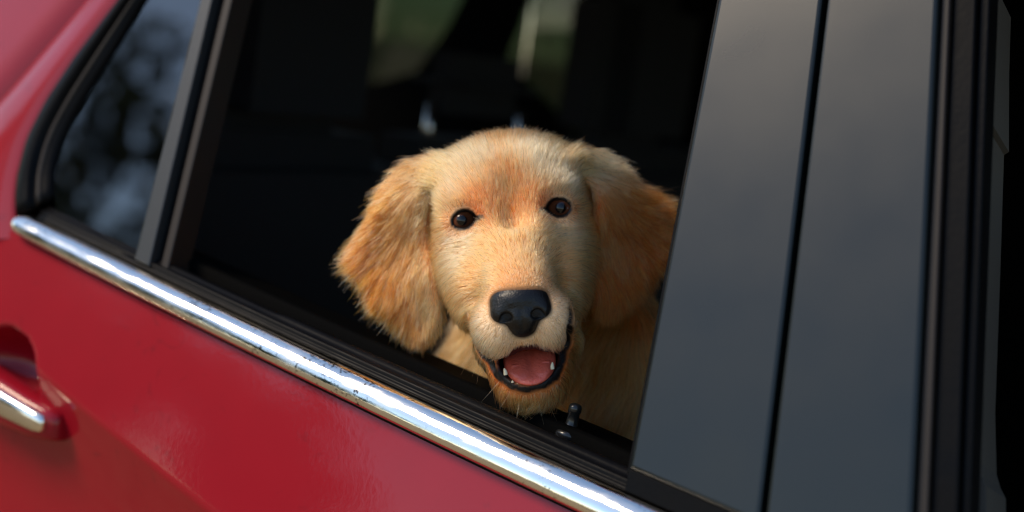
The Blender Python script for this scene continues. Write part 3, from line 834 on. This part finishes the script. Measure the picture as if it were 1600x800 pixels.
FACE_DIR = [((0,-3.8,5.2),(0.10,1,-0.7),0.34),((0,-2,3),(0.15,1,-0.8),0.45),((0,0.5,0),(0.22,1,-0.4),0.55),((0,2.6,-1),(0.2,1,-0.5),0.7),((0,4.5,-4),(0.15,0.6,-1),0.95),
 ((1.8,3.0,-0.8),(0.45,1,-0.6),0.7),((3.2,3.4,-2.4),(0.8,0.7,-0.8),0.95),((4.4,2,-3.4),(1,0.1,-0.8),1.1),((2.6,1.5,-0.2),(0.45,0.9,-0.3),0.5),((1.4,0.4,-0.2),(0.1,1,-0.2),0.38),
 ((4.2,0,-2.2),(0.9,-0.2,-0.9),0.8),((2.9,-1.4,0),(0.9,-0.35,-0.6),0.45),((1.5,-2.5,1.8),(0.8,0.35,-0.8),0.42),((1.5,-4.6,4.2),(0.9,0.1,-0.8),0.38),((2.2,-5.8,3),(0.8,-0.5,-0.8),0.42),
 ((1.3,-7.2,5),(0.45,-1,-0.1),0.42),((0.2,-7,5.6),(0.25,-1,0),0.32),((3.5,-3.2,-1),(0.85,-0.6,-0.7),0.75),((4.4,-3,-3),(0.6,-0.9,-0.8),1.1),((3.0,-5.5,0),(0.6,-0.9,-0.6),0.7),
 ((1.9,-9.5,2.4),(0.6,-1,-0.1),0.8),((0,-10.8,3.2),(0.0,-1,0.25),0.85),((2.6,-8,0.5),(0.5,-1,-0.3),0.8)]
# ears in pixels: x, y, dir right, dir up, toward camera, length, colour
EARG = GOLD*0.55+ORANGE*0.45
EAR_CTL_L = [(665,240,-0.7,-0.1,0.0,0.9,CREAM),(625,262,-0.9,0.0,0.1,1.3,EARG),(600,310,-0.9,-0.3,0.2,1.4,EARG),(640,330,-0.5,-0.9,0.1,1.1,EARG),(672,330,-0.1,-1,0.0,0.8,CREAM),
 (560,385,-1,-0.25,0.2,1.7,ORANGE),(595,400,-0.7,-0.75,0.1,1.8,ORANGE),(640,420,-0.3,-1,0.0,1.3,EARG),(676,420,0.05,-1,0.0,0.8,CREAM),(585,455,-0.7,-0.8,0.1,1.5,ORANGE),
 (640,490,-0.2,-1,0.0,1.2,EARG),(682,495,0.1,-1,0.0,0.7,CREAM),(610,500,-0.6,-0.9,0,1.2,EARG),(650,528,-0.1,-1,0,1.0,ORANGE)]
EAR_CTL_R = [(915,232,0.7,0.0,0.0,0.9,CREAM),(950,245,0.9,0.05,0.1,1.1,PALE),(985,285,0.95,0.1,0.1,1.5,EARG),(945,310,0.5,-0.85,0.1,1.0,EARG),(1025,325,1,0.15,0.1,1.8,EARG),
 (985,350,0.7,-0.7,0.1,1.5,ORANGE),(940,380,0.1,-1,0,0.9,EARG),(1030,380,0.9,-0.5,0.1,1.5,ORANGE),(990,420,0.5,-0.9,0.05,1.3,ORANGE),(945,440,0.05,-1,0,1.0,EARG),(1005,440,0.6,-0.9,0,1.2,ORANGE),
 (960,485,0.1,-1,0,0.9,ORANGE),(930,460,-0.05,-1,0,0.7,EARG)]

def blend(q, ctl_pos, ctl_val, sig):
    d2 = ((q[:, None, :]-ctl_pos[None])**2).sum(2)/(sig**2)
    w = np.exp(-0.5*np.minimum(d2, 600))+1e-12/(1+d2)
    w /= w.sum(1, keepdims=True)
    return w @ ctl_val
def wob(p, f, seed):
    r = np.random.default_rng(seed)
    out = np.zeros(len(p))
    for k in range(4):
        v = r.normal(size=3); v /= np.linalg.norm(v)
        out += np.sin(p @ v*f*(1+0.5*k)+r.uniform(0, 6.28))/(1+0.4*k)
    return out/2.2

def region(p):
    """0 face, 1 left ear, 2 right ear, 3 body"""
    reg = np.zeros(len(p), int)
    m = p.copy(); m[:, 0] = np.abs(m[:, 0])
    back = (p[:, 2] < -6.6) | ((p[:, 1] < -6.5) & (p[:, 2] < -4.2)) | (p[:, 1] < -12)
    reg[back] = 3
    px, py = head_to_px(p)
    for s, k in ((-1, 1), (1, 2)):
        e = ear_sdf(p, s)
        P = EAR_L if s < 0 else EAR_R
        reg[e < 0.22] = k
    return reg
def coat_colour(p, reg):
    c = np.zeros((len(p), 3)); m = p.copy(); m[:, 0] = np.abs(m[:, 0])
    f = reg == 0
    c[f] = blend(m[f], np.array([a[0] for a in FACE_COL], float), np.array([a[2] for a in FACE_COL]), np.array([a[1] for a in FACE_COL]))
    px, py = head_to_px(p); q = np.stack([px, py], 1)
    for k, C in ((1, EAR_CTL_L), (2, EAR_CTL_R)):
        f = reg == k
        if f.any(): c[f] = blend(q[f], np.array([a[:2] for a in C], float), np.array([a[6] for a in C]), 26.0)
    f = reg == 3
    w = np.clip(0.5+0.35*wob(p[f], 0.45, 5)+0.45*wob(p[f]*np.array([1, 0.15, 1]), 2.2, 6), 0, 1)
    c[f] = CREAM*w[:, None]*0.75+GOLD*(1-0.75*w[:, None])
    return c
def bare_mask(p):
    """1 where there is no fur: lips, mouth, lid rims, nose bed; second value: is it inside the mouth"""
    lip = np.full(len(p), 9.0)
    for i in range(len(LIP)-1):
        w = 0.5*(LIPW[i]+LIPW[i+1])
        lip = np.minimum(lip, cone(p, LIP[i], LIP[i+1], 0, 0)-w)
    eye = np.full(len(p), 9.0)
    for c, s in ((EYE_C[0], -1), (EYE_C[1], 1)):
        q = p-c; a = radians(-9*s)
        x = (q[:, 0]*cos(a)+q[:, 1]*sin(a))*s; y = -q[:, 0]*sin(a)+q[:, 1]*cos(a)
        e = np.sqrt(((x+0.08)/0.83)**2+((y-0.02)/0.66)**2)-1
        e = np.minimum(e, np.sqrt(((x+0.92)/0.42)**2+((y+0.17)/0.2)**2)-1)
        eye = np.minimum(eye, np.where(q[:, 2] > -0.8, e*0.8, 9))
    nose = nose_sdf(p, True)-0.05
    mouth = ell(p, (0, -8.45, 2.6), (1.95, 1.42, 3.0))
    pad = cone(p, (0, -6.9, 5.4), (0, -7.5, 5.2), 0.10, 0.08)
    return lip, eye, nose, mouth, pad
# ------------------------------------------------------------------ build the dog
body_mat, n_, p_ = new_mat('dog_skin')
at = n_.nodes.new('ShaderNodeAttribute'); at.attribute_name = 'coat'
n_.links.new(at.outputs['Color'], p_.inputs['Base Color'])
sp = n_.nodes.new('ShaderNodeAttribute'); sp.attribute_name = 'wet'
mr = n_.nodes.new('ShaderNodeMapRange'); mr.inputs['To Min'].default_value = 0.85; mr.inputs['To Max'].default_value = 0.42; p_.inputs['Specular IOR Level'].default_value = 0.22
n_.links.new(sp.outputs['Fac'], mr.inputs['Value']); n_.links.new(mr.outputs[0], p_.inputs['Roughness'])
tcn = n_.nodes.new('ShaderNodeTexCoord'); nz = n_.nodes.new('ShaderNodeTexNoise'); nz.inputs['Scale'].default_value = 500
bmp = n_.nodes.new('ShaderNodeBump'); bmp.inputs['Strength'].default_value = 0.5; bmp.inputs['Distance'].default_value = 0.001
n_.links.new(tcn.outputs['Object'], nz.inputs['Vector']); n_.links.new(nz.outputs[0], bmp.inputs['Height']); n_.links.new(bmp.outputs[0], p_.inputs['Normal'])

reg_v = region(bv); cc = coat_colour(bv, reg_v)*0.8
lip, eye, nose, mouth, pad = bare_mask(bv)
wet = np.zeros(len(bv))
blk = np.array([0.010, 0.0085, 0.008])
def mixin(sel, colr, edge):
    w = np.clip(-sel/edge+0.5, 0, 1)[:, None]
    global cc, wet
    cc = cc*(1-w)+colr*w; wet = np.maximum(wet, w[:, 0])
mixin(mouth, np.array([0.05, 0.010, 0.010]), 0.1)
mixin(lip, blk, 0.15); mixin(eye, np.array([0.010, 0.007, 0.006]), 0.12); mixin(nose, blk, 0.15); mixin(pad, blk, 0.1)
me = np_mesh(head_to_world(bv)-DOG_BASE, bf)
ca = me.color_attributes.new('coat', 'FLOAT_COLOR', 'POINT')
ca.data.foreach_set('color', np.concatenate([cc, np.ones((len(cc), 1))], 1).astype(np.float32).ravel())
wa = me.attributes.new('wet', 'FLOAT', 'POINT'); wa.data.foreach_set('value', wet.astype(np.float32))
dog = link('dog', me, body_mat, loc=DOG_BASE)
tag(dog, 'golden retriever puppy with open mouth and pink tongue looking out of the lowered car window', 'dog')
def under_dog(name, me, mat, w=None, rot=False):
    o = link(name, me, mat, parent=dog)
    if w is not None:
        M = Matrix(HM.tolist()).to_4x4() if rot else Matrix.Identity(4)
        M.translation = Vector(w)-Vector(DOG_BASE); o.matrix_local = M
    return o
for c in EYE_C:
    bm = bmesh.new(); bmesh.ops.create_uvsphere(bm, u_segments=48, v_segments=32, radius=EYE_R*0.01)
    for v in bm.verts:                                  # cornea bulge
        r = math.hypot(v.co.x, v.co.y)/(EYE_R*0.01)
        if v.co.z > 0 and r < 0.62: v.co.z += 0.0021*(1-(r/0.62)**2)
    m_ = bm_mesh(bm); m_.polygons.foreach_set('use_smooth', [True]*len(m_.polygons))
    under_dog('eye', m_, eye_mat, head_to_world(c), True)
for nm, fn, mt, c in (('nose', nose_sdf, nose_mat, NOSE_C), ('tongue', tongue_sdf, tongue_mat, np.array([0, -8.5, 2.5]))):
    v, f = surface_nets(fn, c-3.2, c+3.2, 0.055)
    under_dog(nm, np_mesh(head_to_world(v)-head_to_world(c), f), mt, head_to_world(c))
def tooth(px, py, z, h, r, lean):
    bm = bmesh.new(); prev = None
    for k, (t, s) in enumerate(((-0.35, 1.0), (0.1, 1.0), (0.5, 0.8), (0.8, 0.5), (0.97, 0.22), (1.0, 0.02))):
        ring = [bm.verts.new((lean*t*t*h+cos(a)*r*s, t*h, sin(a)*r*s*0.8)) for a in np.linspace(0, 2*pi, 9)[:-1]]
        if prev:
            for i in range(8): bm.faces.new((prev[i], prev[(i+1) % 8], ring[(i+1) % 8], ring[i]))
        prev = ring
    for v in bm.verts: v.co *= 0.01
    m_ = bm_mesh(bm); m_.polygons.foreach_set('use_smooth', [True]*len(m_.polygons))
    under_dog('tooth', m_, tooth_mat, head_to_world(hp(px, py, z)), True)
tooth(790, 583, 4.15, 0.30, 0.12, -0.15); tooth(863, 574, 4.15, 0.30, 0.12, 0.15)
for px, py in ((801, 597), (809, 600), (844, 597), (852, 592)): tooth(px, py, 4.1, 0.10, 0.08, 0)

# fur -----------------------------------------------------------------------
tri = np.concatenate([bf[:, [0, 1, 2]], bf[:, [0, 2, 3]]])
A = bv[tri[:, 0]]; Bv = bv[tri[:, 1]]; Cv = bv[tri[:, 2]]
area = 0.5*np.linalg.norm(np.cross(Bv-A, Cv-A), axis=1)
cen = (A+Bv+Cv)/3
treg = region(cen)
nrm = np.cross(Bv-A, Cv-A); nrm /= np.maximum(np.linalg.norm(nrm, axis=1, keepdims=True), 1e-9)
dens = np.where(treg == 0, 330.0, np.where(treg == 3, 190.0, 300.0))
dens = np.where((treg == 3) & (cen[:, 1] < -17), 18.0, dens)
facing = nrm[:, 2]
dens = np.where((facing < -0.35) & (treg != 3), 60.0, dens)
dens = np.where((treg == 3) & (facing < -0.3), 18.0, dens)
lam = area*dens
cnt = rng.poisson(lam)
ti = np.repeat(np.arange(len(tri)), cnt)
u = rng.random(len(ti)); v = rng.random(len(ti)); fl = u+v > 1; u[fl] = 1-u[fl]; v[fl] = 1-v[fl]
roots = A[ti]+(Bv[ti]-A[ti])*u[:, None]+(Cv[ti]-A[ti])*v[:, None]
lip, eye, nose, mouth, pad = bare_mask(roots)
keep = (lip > 0.06) & (eye > 0.0) & (nose > 0.0) & (mouth > 0.05) & (pad > 0)
roots = roots[keep]; 
lip = lip[keep]; eye = eye[keep]; nose = nose[keep]
nr = grad(dog_sdf, roots)
NS = 7
WDOWN = world_to_head(HO+np.array([0, 0, -0.01]))          # world down in head space
def groom(p, n, rg):
    N = len(p); m = p.copy(); sx = np.where(m[:, 0] < 0, -1.0, 1.0); m[:, 0] = np.abs(m[:, 0])
    D = np.zeros((N, 3)); L = np.zeros(N)
    f = rg == 0
    C = np.array([a[0] for a in FACE_DIR], float)
    D[f] = blend(m[f], C, np.array([a[1] for a in FACE_DIR], float), 1.1)
    L[f] = blend(m[f], C, np.array([[a[2]] for a in FACE_DIR]), 1.1)[:, 0]
    D[f, 0] *= sx[f]*np.clip(m[f, 0]/1.3, 0, 1)
    px, py = head_to_px(p); q = np.stack([px, py], 1)
    for k, CT in ((1, EAR_CTL_L), (2, EAR_CTL_R)):
        g = rg == k
        if not g.any(): continue
        C = np.array([a[:2] for a in CT], float)
        val = np.array([[a[2], a[3], a[4], a[5]] for a in CT], float)
        b = blend(q[g], C, val, 24.0)
        img = b[:, 0:1]*(CR @ HM)[None]+b[:, 1:2]*(CU @ HM)[None]+b[:, 2:3]*np.array([[0, 0, 1.0]])
        D[g] = img; L[g] = b[:, 3]*1.0
    g = rg == 3
    if g.any():
        out = n[g]*np.array([[1, 0.2, 0.6]])
        D[g] = WDOWN[None]/np.linalg.norm(WDOWN)*1.0+out*0.5+np.stack([0.45*wob(p[g], 0.5, 11), 0*p[g, 0], 0.25*wob(p[g], 0.6, 12)], 1)
        L[g] = np.where(p[g, 1] > -7, 1.8, 3.2)
    D /= np.maximum(np.linalg.norm(D, axis=1, keepdims=True), 1e-6)
    # hair parts away from the lips and the eyes
    def lipeye(x):
        a, b, *_ = bare_mask(x); return np.minimum(a, b)
    le = lipeye(p); k = np.where((rg == 0) & (le < 0.7))[0]
    if len(k):
        gv = grad(lipeye, p[k]); w = (1-np.clip(le[k]/0.7, 0, 1))[:, None]
        D[k] = D[k]*(1-0.85*w)+gv*w*1.1
    return D, L
def strands(p, n, rg, seed):
    r = np.random.default_rng(seed); N = len(p)
    D, L = groom(p, n, rg)
    longf = (rg > 0)[:, None]
    big = np.stack([wob(p, 1.6, 21+i) for i in range(3)], 1)
    fine = np.stack([wob(p, 5.5, 31+i) for i in range(3)], 1)
    D = D+np.where(longf, 0.30, 0.20)*big+np.where(longf, 0.22, 0.10)*fine+r.normal(size=(N, 3))*np.where(longf, 0.13, 0.11)
    T = D-(D*n).sum(1, keepdims=True)*n
    T /= np.maximum(np.linalg.norm(T, axis=1, keepdims=True), 1e-6)
    L = L*np.where(r.random(N) < 0.06, r.uniform(1.2, 1.7, N), r.uniform(0.6, 1.25, N))*np.where(rg == 0, 1.15, 1.0)
    lift0 = np.where(rg == 0, 0.75, 0.85)*r.uniform(0.6, 1.25, N)
    P = np.zeros((N, NS, 3)); P[:, 0] = p-n*0.03
    for k in range(1, NS):
        t = (k-0.5)/(NS-1)
        li = lift0*(1-0.8*t)
        # long hair follows its own direction off the edge of the ear, short hair hugs the surface
        fr = np.where(rg == 0, 0.10*t, np.minimum(1, 0.85*t))[:, None]
        d = T*(1-fr)+D*fr+n*li[:, None]*(1-fr)
        d = d+WDOWN[None]/np.linalg.norm(WDOWN)*np.where(rg == 0, 0.0, 0.18*t)[:, None]
        d /= np.linalg.norm(d, axis=1, keepdims=True)
        P[:, k] = P[:, k-1]+d*(L/(NS-1))[:, None]
    return P, L
rg = region(roots)
P, L = strands(roots, nr, rg, 3)
# clumps
ci = rng.choice(len(roots), len(roots)//11, replace=False)
Pc, Lc = strands(roots[ci], nr[ci], rg[ci], 4)
kd = kdtree.KDTree(len(ci))
for i, k in enumerate(ci): kd.insert(roots[k], i)
kd.balance()
near = np.array([kd.find(q)[1] for q in roots])
same = rg == rg[ci][near]
tt = np.linspace(0, 1, NS)
amt = np.where(rg == 0, 0.55, 0.5)*np.where(same, 1, 0)*rng.uniform(0.5, 1.1, len(roots))
off = (roots-roots[ci][near])
scl = (L/np.maximum(Lc[near], 0.05))[:, None, None]
target = roots[ci][near][:, None]+(Pc[near]-Pc[near][:, :1])*np.clip(scl, 0.6, 1.4)+off[:, None]*0.25
W = (amt[:, None]*tt[None]**1.2)[:, :, None]
P = P*(1-W)+target*W
# shorter hair beside lips, lids and nose
edge = np.clip(np.minimum(np.minimum(eye*2.2, nose*1.6), lip*1.3), 0, 1)
shr = np.where(rg == 0, 0.40+0.60*edge, 1.0)
P = P[:, :1]+(P-P[:, :1])*shr[:, None, None]
hc = coat_colour(roots, rg)
hc *= (1+np.where(rg == 0, 0.20, 0.15)*rng.normal(size=len(roots)).clip(-1.8, 1.8))[:, None]*(1+0.10*wob(roots, 2.2, 41))[:, None]
mixo = np.clip(0.18*rng.normal(size=len(roots))+0.10*wob(roots, 1.2, 42), -0.4, 0.5)[:, None]
hc = np.where(mixo > 0, hc*(1-mixo)+ORANGE*mixo, hc*(1+mixo)-PALE*mixo)
# dark lashes and the dark fur in the inner corner of the eye
dk = np.clip(1-eye*2.6, 0, 1)[:, None]*np.where(rg == 0, 1, 0)[:, None]*rng.uniform(0.2, 1, len(roots))[:, None]
hc = hc*(1-dk)+np.array([0.10, 0.045, 0.02])*dk
# coarser guard hairs, lighter or darker than the coat round them
guard = rng.random(len(roots)) < np.where(rg == 0, 0.16, 0.14)
gl_ = rng.random(len(roots)) < 0.6
hc = np.where((guard & gl_)[:, None], hc*0.55+PALE*0.45, hc)
hc = np.where((guard & ~gl_)[:, None], hc*np.array([0.55, 0.42, 0.35]), hc)
hc = np.clip(hc, 0.004, 0.95)

def hair_object(name, P, rad, colr, mat):
    N, S = P.shape[:2]
    cu = bpy.data.hair_curves.new(name); cu.add_curves([S]*N)
    pts = head_to_world(P.reshape(-1, 3))-DOG_BASE
    cu.attributes['position'].data.foreach_set('vector', pts.astype(np.float32).ravel())
    ra = cu.attributes.get('radius') or cu.attributes.new('radius', 'FLOAT', 'POINT')
    ra.data.foreach_set('value', (rad*0.01).astype(np.float32).ravel())
    a = cu.attributes.new('coat', 'FLOAT_COLOR', 'CURVE')
    a.data.foreach_set('color', np.concatenate([colr, np.ones((N, 1))], 1).astype(np.float32).ravel())
    cu.materials.append(mat)
    o = bpy.data.objects.new(name, cu); col.objects.link(o); o.parent = dog
    return o
def hair_mat(name):
    m = bpy.data.materials.new(name); m.use_nodes = True; n = m.node_tree; n.nodes.clear()
    o = n.nodes.new('ShaderNodeOutputMaterial'); h = n.nodes.new('ShaderNodeBsdfHairPrincipled')
    h.model = 'CHIANG'; h.parametrization = 'COLOR'
    h.inputs['Roughness'].default_value = 0.42; h.inputs['Radial Roughness'].default_value = 0.65
    h.inputs['Random Roughness'].default_value = 0.2; h.inputs['IOR'].default_value = 1.36
    a = n.nodes.new('ShaderNodeAttribute'); a.attribute_name = 'coat'
    n.links.new(a.outputs['Color'], h.inputs['Color']); n.links.new(h.outputs[0], o.inputs['Surface'])
    return m
fur_mat = hair_mat('golden_fur')
r0 = np.where(rg == 0, 0.0100, 0.0098)*np.where(guard, 2.1, 1.0)
prof = np.array([1, 1, 0.95, 0.85, 0.7, 0.5, 0.18])
fur = hair_object('fur', P, r0[:, None]*prof[None], hc, fur_mat)
tag(fur, kind='stuff')
print('HAIRS', len(P))
# whiskers
ws = []
def whisker(px, py, ex, ey, z1, sag):
    a = snap(px, py); b = hp(ex, ey, z1)
    t = np.linspace(0, 1, 9)[:, None]
    ws.append(a+(b-a)*t+np.array([[0, -sag, 0.4]])*t*(1-t)*4*0.5)
for q in ((752,520,716,562,3.0,-0.3),(757,528,720,586,3.2,-0.3),(760,535,738,588,4.2,-0.2),(764,515,725,545,3.0,-0.3),(756,545,745,600,4.0,-0.2),(768,540,752,585,4.5,-0.2),
          (880,480,912,452,2.0,0.3),(882,492,922,500,2.2,0.4),(884,500,925,525,2.4,0.3),(880,508,912,545,3.0,0.3),(878,470,918,475,2.0,0.4),(874,505,905,520,3.4,0.2),(880,430,928,428,1.5,0.5),
          (840,622,850,665,4.0,0),(812,624,806,660,4.4,0),(862,612,892,648,3.6,0.1),(868,602,906,628,3.2,0.1),(795,615,780,640,4.0,0),(780,596,752,628,3.4,0),(852,620,872,662,3.8,0)):
    whisker(*q)
WS = np.array(ws)
wh = hair_object('whiskers', WS, np.ones((len(WS), 1))*0.012*np.linspace(1, 0.25, 9)[None], np.tile(np.array([[0.62, 0.40, 0.20]]), (len(WS), 1)), fur_mat)
tag(wh, kind='stuff')
# ================================================================== ground and trees round the car
gm, n_, p_ = new_mat('dry_grass_ground')
tc = n_.nodes.new('ShaderNodeTexCoord')
t1 = n_.nodes.new('ShaderNodeTexNoise'); t1.inputs['Scale'].default_value = 0.25; t1.inputs['Detail'].default_value = 8
t2 = n_.nodes.new('ShaderNodeTexNoise'); t2.inputs['Scale'].default_value = 14; t2.inputs['Detail'].default_value = 6
n_.links.new(tc.outputs['Object'], t1.inputs['Vector']); n_.links.new(tc.outputs['Object'], t2.inputs['Vector'])
ma = n_.nodes.new('ShaderNodeMath'); ma.operation = 'MULTIPLY_ADD'; ma.inputs[1].default_value = 0.4
n_.links.new(t2.outputs[0], ma.inputs[0]); n_.links.new(t1.outputs[0], ma.inputs[2])
rp_ = n_.nodes.new('ShaderNodeValToRGB'); n_.links.new(ma.outputs[0], rp_.inputs[0])
rp_.color_ramp.elements[0].position = 0.45; rp_.color_ramp.elements[0].color = (0.10, 0.085, 0.04, 1)
rp_.color_ramp.elements[1].position = 0.85; rp_.color_ramp.elements[1].color = (0.34, 0.25, 0.13, 1)
n_.links.new(rp_.outputs[0], p_.inputs['Base Color']); p_.inputs['Roughness'].default_value = 0.95
bm_ = n_.nodes.new('ShaderNodeBump'); bm_.inputs['Distance'].default_value = 0.05; n_.links.new(t2.outputs[0], bm_.inputs['Height']); n_.links.new(bm_.outputs[0], p_.inputs['Normal'])
N = 60; xs = np.sign(np.linspace(-1, 1, N))*np.abs(np.linspace(-1, 1, N))**3*900
V = [(x, y, 0.0 if math.hypot(x, y) < 6 else 0.25*math.sin(x*0.05)*math.cos(y*0.07)*min(1, (math.hypot(x, y)-6)/30)) for x in xs for y in xs]
F = [(i*N+j, (i+1)*N+j, (i+1)*N+j+1, i*N+j+1) for i in range(N-1) for j in range(N-1)]
ground = link('ground', mesh_from(V, F), gm, smooth=True); tag(ground, 'dry yellow brown grass field round the car', 'ground', kind='structure')

bark = pmat('bark', (0.07, 0.05, 0.035), 0.9, bump=0.8, bscale=30, var=0.3, vscale=6)
def leaf_mat(name, c):
    m = pmat(name, c, 0.6, var=0.45, vscale=1.3); return m
leaf_a = leaf_mat('leaf_green', (0.045, 0.075, 0.022)); leaf_b = leaf_mat('leaf_olive', (0.09, 0.085, 0.025))
def tree_meshes(seed, H, spread, nleaf, lsize):
    r = np.random.default_rng(seed)
    V = []; F = []; tips = []
    def limb(p, d, L, r0, r1, depth):
        n = 6; k0 = len(V); pts = [np.array(p, float)]
        dd = np.array(d, float)
        for i in range(n):
            dd = dd+r.normal(size=3)*0.10; dd[2] += 0.04; dd /= np.linalg.norm(dd); pts.append(pts[-1]+dd*L/n)
        for i, q in enumerate(pts):
            rr = r0+(r1-r0)*i/n
            a = np.cross(dd, [0.3, 0.9, 0.1]); a /= np.linalg.norm(a); b = np.cross(dd, a)
            for t in np.linspace(0, 2*pi, 8)[:-1]: V.append(q+a*cos(t)*rr+b*sin(t)*rr)
        for i in range(n):
            for j in range(7): F.append((k0+i*7+j, k0+i*7+(j+1) % 7, k0+(i+1)*7+(j+1) % 7, k0+(i+1)*7+j))
        if depth == 0: tips.extend(pts[2:]); return
        for k in range(4 if depth > 1 else 4):
            q = pts[2+min(k, n-2)]; ang = r.uniform(0, 6.28)
            nd = np.array([cos(ang), sin(ang), 0.35+0.5*r.random()])
            limb(q, nd/np.linalg.norm(nd), L*r.uniform(0.42, 0.6), r1*0.9 if depth < 2 else r0*0.5, r1*0.3, depth-1)
        limb(pts[-1], dd, L*0.5, r1, r1*0.4, depth-1)
    limb((0, 0, 0), (0, 0, 1), H*0.55, H*0.022, H*0.010, 2)
    tips = np.array(tips)
    c = tips[r.integers(0, len(tips), nleaf)]+r.normal(size=(nleaf, 3))*spread
    c[:, 2] = np.maximum(c[:, 2], H*0.15)
    a = r.normal(size=(nleaf, 3)); a /= np.linalg.norm(a, axis=1, keepdims=True)
    b = np.cross(a, r.normal(size=(nleaf, 3))); b /= np.linalg.norm(b, axis=1, keepdims=True)
    s = (lsize*r.uniform(0.6, 1.4, nleaf))[:, None]
    LV = np.stack([c-a*s, c+b*s*0.5, c+a*s, c-b*s*0.5], 1).reshape(-1, 3)
    LF = np.arange(nleaf*4).reshape(-1, 4)
    me1 = mesh_from(V, F); me1.materials.append(bark)
    return me1, np_mesh(LV, LF)
TM = [tree_meshes(1, 8.5, 0.42, 9000, 0.17), tree_meshes(2, 10.5, 0.55, 11000, 0.19), tree_meshes(3, 6.0, 0.40, 7000, 0.15), tree_meshes(4, 9.0, 0.30, 3200, 0.16)]
for k, (a, b) in enumerate(TM): b.materials.append((leaf_a, leaf_b, leaf_a, leaf_b)[k])
def tree(x, y, k, rz, sc, label, group):
    o = empty('tree', (x, y, -0.05)); o.rotation_euler.z = rz; o.scale = (sc, sc, sc)
    tag(o, ('round-crowned green ', 'tall olive ', 'low bushy green ', 'thin-crowned olive ')[k]+label, 'tree', group)
    for nm, me in (('trunk', TM[k][0]), ('crown', TM[k][1])):
        c = bpy.data.objects.new(nm, me); col.objects.link(c); c.parent = o
GB = 'trees mirrored in the car window'; GF = 'trees beyond the far side of the car'
for az, dist, k, rz, sc in ((44, 27, 2, 0.3, 1.0), (48, 25, 3, 1.3, 0.90), (51, 27, 3, 2.2, 1.0), (55, 24, 3, 4.0, 0.90), (61, 27, 0, 0.9, 0.85), (68, 26, 2, 5.2, 1.2), (47, 40, 2, 3.0, 1.0), (56, 42, 2, 1.0, 1.0)):
    x, y = -dist*sin(radians(az)), -dist*cos(radians(az))
    tree(x, y, k, rz, sc*1.35, 'tree across the field, mirrored in the small rear side glass', GB)
for x, y, k, rz, sc in ((-16, 14, 0, 0.5, 0.9), (-9, 15, 2, 1.9, 1.1), (-22, 19, 1, 3.3, 0.9), (-13, 22, 1, 2.7, 1.0), (-4, 19, 0, 5.0, 0.9), (-28, 15, 2, 0.2, 1.2)):
    tree(x, y, k, rz, sc, 'tree blurred beyond the far side window of the car', GF)
